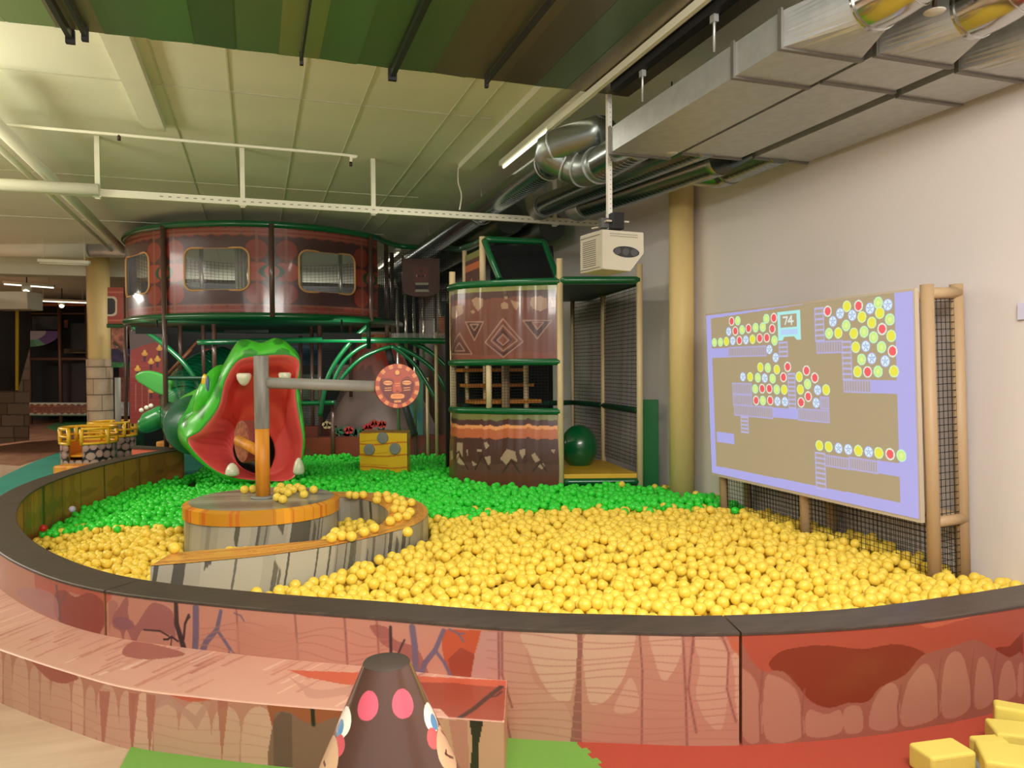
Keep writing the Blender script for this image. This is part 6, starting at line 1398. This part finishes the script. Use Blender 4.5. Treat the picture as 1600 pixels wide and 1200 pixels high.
painted('cone_body', [(V, cvk.c, True, None)], M('glossy printed plastic', attr=True, rough=.24, coat=.6), t)
b = MB(); b.lathe([(RT_+.002, -.003), (RT_-.001, 0.001), (.001, .0015)], (kx, ky, kz), 64, False); b.build('cone_top', M('dark brown top', (58, 46, 36), rough=.7), t)
b = MB(); b.lathe([(RT_+(kz-.03)*SL+.01, 0), (RT_+(kz-.03)*SL+.008, .02)], (kx, ky, .012), 64); b.build('base_rim', M('dark brown top', (54, 42, 34)), t)

# ================================================================== YELLOW FOAM BLOCKS, bottom right
fy = M('soft yellow foam', (216, 196, 92), rough=.85, bump=.15, bscale=90)
def block(c, size, rot, lab, mat=fy):
    b = MB(); sx, sy, sz = size; b.box((-sx/2, -sy/2, 0), (sx/2, sy/2, sz)); o = b.build('foam_block', mat, None, .012, 3)
    o.location = [float(a) for a in c]; o.rotation_euler = rot; ORG[o.name] = np.array(c); return setp(o, lab, 'foam block', 'loose yellow foam blocks' if mat is fy else None)
Rz = -YAW
def at_floor(px, py, z=.013): p = atz(px, py, z); return np.array([p[0], p[1], z])
block(at_floor(1472, 1205), (.19, .12, .09), (0, 0, Rz+.22), 'yellow foam block lying flat, left of the pile at the bottom right')
block(at_floor(1412, 1262), (.18, .14, .07), (0, 0, Rz+.7), 'yellow foam block corner peeking up at the very bottom edge, left of the pile')
block(at_floor(1590, 1222), (.24, .18, .10), (0, 0, Rz-.35), 'largest yellow foam block at the front of the pile, bottom right corner')
block(at_floor(1602, 1172), (.24, .14, .085), (0, 0, Rz-.25), 'yellow foam block behind the biggest one, cut by the right edge')
block(at_floor(1582, 1148), (.13, .08, .12), (.0, .0, Rz-.5), 'small yellow foam block standing at the back of the pile')
block(at_floor(1545, 1182), (.12, .07, .07), (0, 0, Rz+.1), 'little yellow foam block wedged beside the grey one')
block(at_floor(1540, 1208), (.10, .10, .05), (0, 0, Rz), 'grey foam block lying in the gap of the yellow pile', M('grey foam', (138, 140, 136)))

# ================================================================== LEFT SIDE: CARTS, BLOCKS, FAR FRAMES
def cart(px, py, D, r, label, seat):
    c = atd(px, py, D); c = np.array([c[0], c[1], .012]); t = thing('stone_cart', label, 'ride cart', c, 'round stone carts')
    th0 = math.atan2(-c[1], -c[0]); gap = (th0-.75, th0-.25) if seat else (9, 9)
    n_ = 200; th = np.linspace(0, 2*PI, n_); zz = np.linspace(.012, .36, 60); TQ, ZQ = np.meshgrid(th, zz, indexing='ij'); cv = Canvas(TQ*r, ZQ, (40, 28, 28)); rr = random.Random(int(px))
    for row in range(3):
        u = rr.uniform(-.1, 0)
        while u < 2*PI*r: w = rr.uniform(.09, .17); cv.ell((u+w/2, .07+row*.12+rr.uniform(-.02, .02)), w*.47, .058, rr.choice([(176, 138, 124), (160, 126, 114), (190, 152, 136)])); cv.ell((u+w/2+.01, .08+row*.12), w*.25, .03, (196, 160, 146), .6); u += w
    m = (np.mod(TQ-gap[0], 2*PI) < (gap[1]-gap[0])) if seat else np.zeros_like(TQ, bool)
    V = np.stack([c[0]+r*np.cos(TQ), c[1]+r*np.sin(TQ), ZQ], -1); Vi = np.stack([c[0]+(r-.03)*np.cos(TQ), c[1]+(r-.03)*np.sin(TQ), ZQ], -1)
    painted('stone_side', [(V, cv.c, False, (m & (ZQ > .12)).ravel()), (Vi, np.tile((216, 130, 40), (V.shape[0]*V.shape[1], 1)), True, (m & (ZQ > .12)).ravel())], vinyl, t)
    yl = M('yellow rail plastic', (240, 184, 30), rough=.35, coat=.4)
    for z_, k in ((.37, .022), (.48, .018), (.60, .024)):
        b = MB(); s0_, s1_ = (gap[1], gap[0]+2*PI) if seat else (0, 2*PI-.01); b.tube([(c[0]+r*math.cos(a), c[1]+r*math.sin(a), z_) for a in np.linspace(s0_, s1_, 60)], k, 10); b.build('rail', yl, t)
    for k in range(7):
        a = gap[1]+(gap[0]+2*PI-gap[1])*k/6 if seat else k*2*PI/7; b = MB(); b.tube([(c[0]+r*math.cos(a), c[1]+r*math.sin(a), .35), (c[0]+r*math.cos(a), c[1]+r*math.sin(a), .60)], .03, 12); b.build('post', yl, t)
    b = MB(); b.lathe([(.01, 0), (r-.05, 0), (r-.05, .03), (.01, .03)], (c[0], c[1], .16), 32, False); b.build('seat', M('orange seat plastic', (232, 150, 30), rough=.4), t)
cart(139, 700, 12.1, .40, 'nearer round stone-printed cart with yellow rail and an open orange seat', True)
cart(176, 690, 13.3, .37, 'farther stone-printed cart with yellow rail, partly behind the nearer one', False)
wv = M('yellow wood vinyl', (220, 158, 54), rough=.5, rgb2=(206, 118, 52), vscale=4, vstretch=(4, 4, .4))
def vinyl_box(x0_, x1_, ytop, ybot, D, dep, name, mat, lab, cat, zb_=0.014, bev=.02):
    p, q = atd(x0_, ytop, D), atd(x1_, ytop, D); b = MB(); z1_ = (p[2]+q[2])/2; b.prism([np.array([p[0], p[1], zb_]), np.array([q[0], q[1], zb_]), np.array([q[0], q[1], z1_]), np.array([p[0], p[1], z1_])], FW*[1, 1, 0]*dep); return build_thing(b, name, mat, lab, cat, bevel=bev)
vinyl_box(82, 131, 728, 760, 9.3, .25, 'yellow_beam', wv, 'yellow-orange foam beam with rounded end behind the pit wall at left', 'foam block')
vinyl_box(103, 165, 741, 760, 8.9, .2, 'low_beam', wv, 'lower yellow foam beam just behind the rim of the pit wall at left', 'foam block')
vinyl_box(243, 272, 690, 700, 10.7, .3, 'yellow_block', wv, 'small yellow block at the foot of the brown post beside the crocodile tube', 'foam block')
b = MB(); c = atz(152, 731, .25); b.lathe([(.01, 0), (.36, 0), (.37, .02), (.36, .05), (.01, .05)], (c[0], c[1], .20), 32, False); b.lathe([(.3, .014), (.3, .2)], (c[0], c[1], 0), 24)
build_thing(b, 'green_pad', dgreen, 'dark green low round pad in front of the nearer stone cart', 'round pad')
# coral faced wall piece behind the pit wall tip
p, q = atz(206, 698, RIM), atz(276, 702, RIM); b = MB(); b.mi = 0; dv = np.array([.06, .3, 0])
b.prism([np.array([p[0], p[1], 0]), np.array([q[0], q[1], 0]), np.array([q[0], q[1], RIM-.02]), np.array([p[0], p[1], RIM-.02])], dv*.6); b.mi = 1
b.prism([np.array([p[0]-.02, p[1]-.02, RIM-.02]), np.array([q[0], q[1]-.02, RIM-.02]), np.array([q[0], q[1]-.02, RIM]), np.array([p[0]-.02, p[1]-.02, RIM])], dv*.7)
build_thing(b, 'coral_wall', [M('coral vinyl', (226, 112, 84), rough=.45), rimm], 'short coral faced wall with dark rim behind the tip of the left pit wall', 'padded wall')

# far dark play frame
Df = 21.5
def fq(x0_, y0_, x1_, y1_, D=Df): return [atd(x0_, y1_, D), atd(x1_, y1_, D), atd(x1_, y0_, D), atd(x0_, y0_, D)]
base_ = atd(91, 650, Df)
t = thing('far_play_frame', 'dark netted play frame in the far left with a brown grid of posts', 'play frame', (base_[0], base_[1], 0))
brn = M('brown beam', (96, 62, 46), rough=.5)
b = MB(); b.prism([p*[1, 1, 1] for p in fq(40, 478, 215, 650, Df+.8)], FW*.05); b.build('dark_cloth', M('black cloth', (26, 28, 28)), t)
for x in (46, 94, 137, 190): 
    p = atd(x, 560, Df); b = MB(); b.tube([(p[0], p[1], 0), (p[0], p[1], atd(x, 476, Df)[2])], .05, 10); b.build('post', brn, t)
for y_ in (476, 490, 561):
    b = MB(); b.tube([atd(44, y_, Df), atd(200, y_, Df)], .045 if y_ != 490 else .02, 10); b.build('beam', M('orange brown beam', (170, 96, 60), rough=.4) if y_ == 476 else brn, t)
x = np.linspace(46, 137, 260); y_ = np.linspace(629, 650, 60); XX, YY2 = np.meshgrid(x, y_, indexing='ij'); o_ = atd(0, 0, Df-.05); V = np.array(o_)[None, None]+(XX[..., None]*(atd(1, 0, Df-.05)-o_)+YY2[..., None]*(atd(0, 1, Df-.05)-o_))
cvf = Canvas(XX, YY2, (110, 58, 38)); cvf.mix(noise1(cvf.u, 3, .7)*noise1(cvf.v, 4, .6) > .15, (146, 88, 50)); cvf.mix(cvf.v < 632+1.2*np.sin(cvf.u*.6), (176, 168, 150)); cvf.mix(cvf.v > 646+1.2*np.sin(cvf.u*.6), (150, 148, 130)); cvf.mix(cvf.v > 648.5, (52, 84, 42))
painted('printed_band', [(V, cvf.c, True, None)], vinyl, t)
x = np.linspace(46, 95, 150); y_ = np.linspace(517, 543, 90); XX, YY2 = np.meshgrid(x, y_, indexing='ij'); V = np.array(o_)[None, None]+(XX[..., None]*(atd(1, 0, Df-.05)-o_)+YY2[..., None]*(atd(0, 1, Df-.05)-o_))
r_ = np.hypot((XX-45)/49, (YY2-518)/24); an = np.degrees(np.arctan2((YY2-518)/24, (XX-45)/49)); ca = Canvas(XX, YY2, (150, 142, 146)); m = (r_.ravel() > .55); ca.mix(m & (an.ravel() > 58), (92, 140, 110)); ca.mix(m & (an.ravel() <= 58), (88, 54, 110)); ca.mix(m & (an.ravel() > 75), (70, 120, 84))
painted('arc_panel', [(V, ca.c, True, (r_ > 1).ravel())], vinyl, t)
for i, (x0_, y0_, x1_, y1_, c_) in enumerate(((50, 494, 92, 515, (70, 74, 74)), (100, 500, 106, 512, (150, 60, 30)), (110, 505, 135, 550, (40, 38, 36)), (100, 545, 135, 552, (110, 84, 30)), (97, 566, 134, 628, (40, 18, 14)))):
    b = MB(); b.prism(fq(x0_, y0_, x1_, y1_, Df+.4), FW*.05); b.build('dim_panel', M('dim%d' % i, c_, rough=.6, rgb2=tuple(int(v*.5) for v in c_), vscale=2), t)
# left leaning dark net with stone foot
Dn = 15.5; t = thing('net_wall', 'dark slanted net wall with a yellow strip above painted stone at the left edge', 'net wall', atd(20, 660, Dn)*[1, 1, 0])
b = MB(); b.prism([atd(-90, 622, Dn-2), atd(30, 617, Dn+1), atd(45, 545, Dn+2), atd(45, 480, Dn+2), atd(-90, 452, Dn-2)], FW*.05); b.build('dark_net', M('charcoal net cloth', (62, 54, 52), rough=.8, var=.2, vscale=40), t)
b = MB(); b.prism([atd(24, 610, Dn), atd(28, 610, Dn), atd(28, 485, Dn), atd(24, 485, Dn)], FW*.03); b.build('yellow_strip', M('yellow strip', (196, 156, 40), rough=.5), t)
u_ = np.linspace(-90, 46, 260); v_ = np.linspace(0, 1, 100); UU, VV2 = np.meshgrid(u_, v_, indexing='ij'); Dq = Dn+(UU+90)/136*2.4-1.8
top_ = np.where(UU < 28, 611, 611-(UU-28)/18*66); bot = 578+1.5*F/Dq
Yp = top_+(bot-top_)*VV2; o_ = np.array([[ray(a, c)*d_ for a, c, d_ in zip(r1, r2, r3)] for r1, r2, r3 in zip(UU, Yp, Dq)])+CAMP; o_[..., 2] = np.maximum(o_[..., 2], .002)
cw = Canvas(UU, Yp, (146, 118, 96)); rr = random.Random(5)
for row in range(9):
    y0_ = 540+row*18; u = -100+rr.uniform(0, 20)
    while u < 50: w = rr.uniform(22, 40); tn = rr.uniform(-12, 14); cw.rect(u, y0_, u+w, y0_+18, (150+tn, 122+tn, 100+tn)); cw.stroke([(u, y0_+18), (u, y0_), (u+w, y0_)], 1.6, (92, 70, 56)); u += w
painted('stone_foot', [(o_, cw.c, True, None)], vinyl, t)
# beige projector box at far left under the ceiling
vinyl_box(-20, 42, 455, 480, 14.5, .5, 'beige_box', M('projector cream', (216, 208, 186)), 'pale beige box hung at the far left edge beneath the lamps', 'projector', atd(10, 483, 14.5)[2], .02)
# red panelled frame and castle poster right of the stone column
Dr = 13.6; t = thing('red_side_frame', 'red panelled play frame with white edged window squeezed between column and round tunnel', 'play frame', atd(190, 650, Dr)*[1, 1, 0])
x = np.linspace(168, 199, 110); y_ = np.linspace(449, 507, 160); XX, YY2 = np.meshgrid(x, y_, indexing='ij'); o0 = atd(0, 0, Dr); V = o0+(XX[..., None]*(atd(1, 0, Dr)-o0)+YY2[..., None]*(atd(0, 1, Dr)-o0)); cr_ = Canvas(XX, YY2, (176, 66, 50)); cr_.rect(168, 455, 196, 458, (206, 110, 84)); cr_.rect(168, 499, 196, 502, (206, 110, 84)); cr_.rect(193, 449, 195, 507, (206, 110, 84)); cr_.poly(rrect(150, 183, 463, 494, 7), (226, 214, 190)); cr_.poly(rrect(150, 180, 466, 491, 6), (34, 26, 40))
painted('red_panel', [(V, cr_.c, True, None)], pvc, t)
rail3([atd(168, 509, Dr), atd(190, 509, Dr), atd(215, 508, Dr)], .04, greenm, 'green_rail', t)
for x0_, y0_, x1_, y1_, D, m_ in ((196, 448, 196, 655, Dr-.1, brownp), (203, 510, 212, 602, Dr-.3, brownp), (178, 535, 204, 560, Dr+.3, brownp), (184, 590, 184, 652, Dr-.2, greyst)):
    b = MB(); b.tube([atd(x0_, y0_, D), atd(x1_, y1_, D) if y1_ < 640 else atd(x1_, y1_, D)*[1, 1, 0]], .032 if m_ is not greyst else .05, 10); b.build('post', m_, t)
for x0_, y0_, x1_, y1_, D, c_ in ((174, 512, 192, 545, Dr+.5, (206, 130, 108)), (174, 545, 200, 566, Dr+.5, (60, 40, 92)), (174, 566, 204, 574, Dr-.05, (44, 130, 66)), (188, 590, 206, 628, Dr+.5, (140, 62, 40)), (189, 628, 200, 650, Dr+.2, (196, 190, 200)), (186, 570, 206, 592, Dr+.6, (120, 40, 36))):
    b = MB(); b.prism(fq(x0_, y0_, x1_, y1_, D), FW*.05); b.build('panel', M('far panel'+str(c_), c_, rough=.5, rgb2=tuple(int(v*.6) for v in c_), vscale=9), t)
Dp_ = 12.9; x = np.linspace(203, 262, 240); y_ = np.linspace(517, 662, 340); XX, YY2 = np.meshgrid(x, y_, indexing='ij'); o0 = atd(0, 0, Dp_); V = o0+(XX[..., None]*(atd(1, 0, Dp_)-o0)+YY2[..., None]*(atd(0, 1, Dp_)-o0)); V[..., 2] = np.maximum(V[..., 2], .01)
cp_ = Canvas(XX, YY2, (112, 92, 94)); cp_.poly([(204, 662), (204, 548), (222, 540), (240, 535), (262, 532), (262, 662)], (166, 62, 58)); cp_.rect(203, 590, 262, 662, (150, 52, 48)); cp_.mix((np.abs(np.mod(YY2.ravel(), 9)-4) < .35) & (YY2.ravel() > 560), (186, 96, 86), .5)
for x_, y1_ in ((226, 553), (249, 545), (236, 566), (246, 562), (215, 577), (236, 611), (250, 611)): cp_.ell((x_, y1_), 5, 3.2, (240, 170, 70)); cp_.ell((x_, y1_-3), 2.4, 3.5, (250, 200, 90)); cp_.rect(x_-2, y1_+3, x_+2, y1_+12, (86, 40, 66))
for x_ in (212, 222, 232): cp_.stroke([(x_, 600), (x_, 640)], .8, (200, 130, 110))
painted('castle_print', [(V, cp_.c, True, None), (V+FW*.03, np.tile((60, 40, 40), (V.shape[0]*V.shape[1], 1)), False, None)], vinyl, None)
o = bpy.data.objects['castle_print']; o.name = 'castle_banner'; setp(o, 'red castle print banner with orange torch flames standing left of the brown post', 'banner')
b = MB(); p = atd(232, 660, Dp_+.1); b.tube([(p[0]-.25, p[1]+.08, 0), (p[0]-.25, p[1]+.08, .8)], .02, 8)
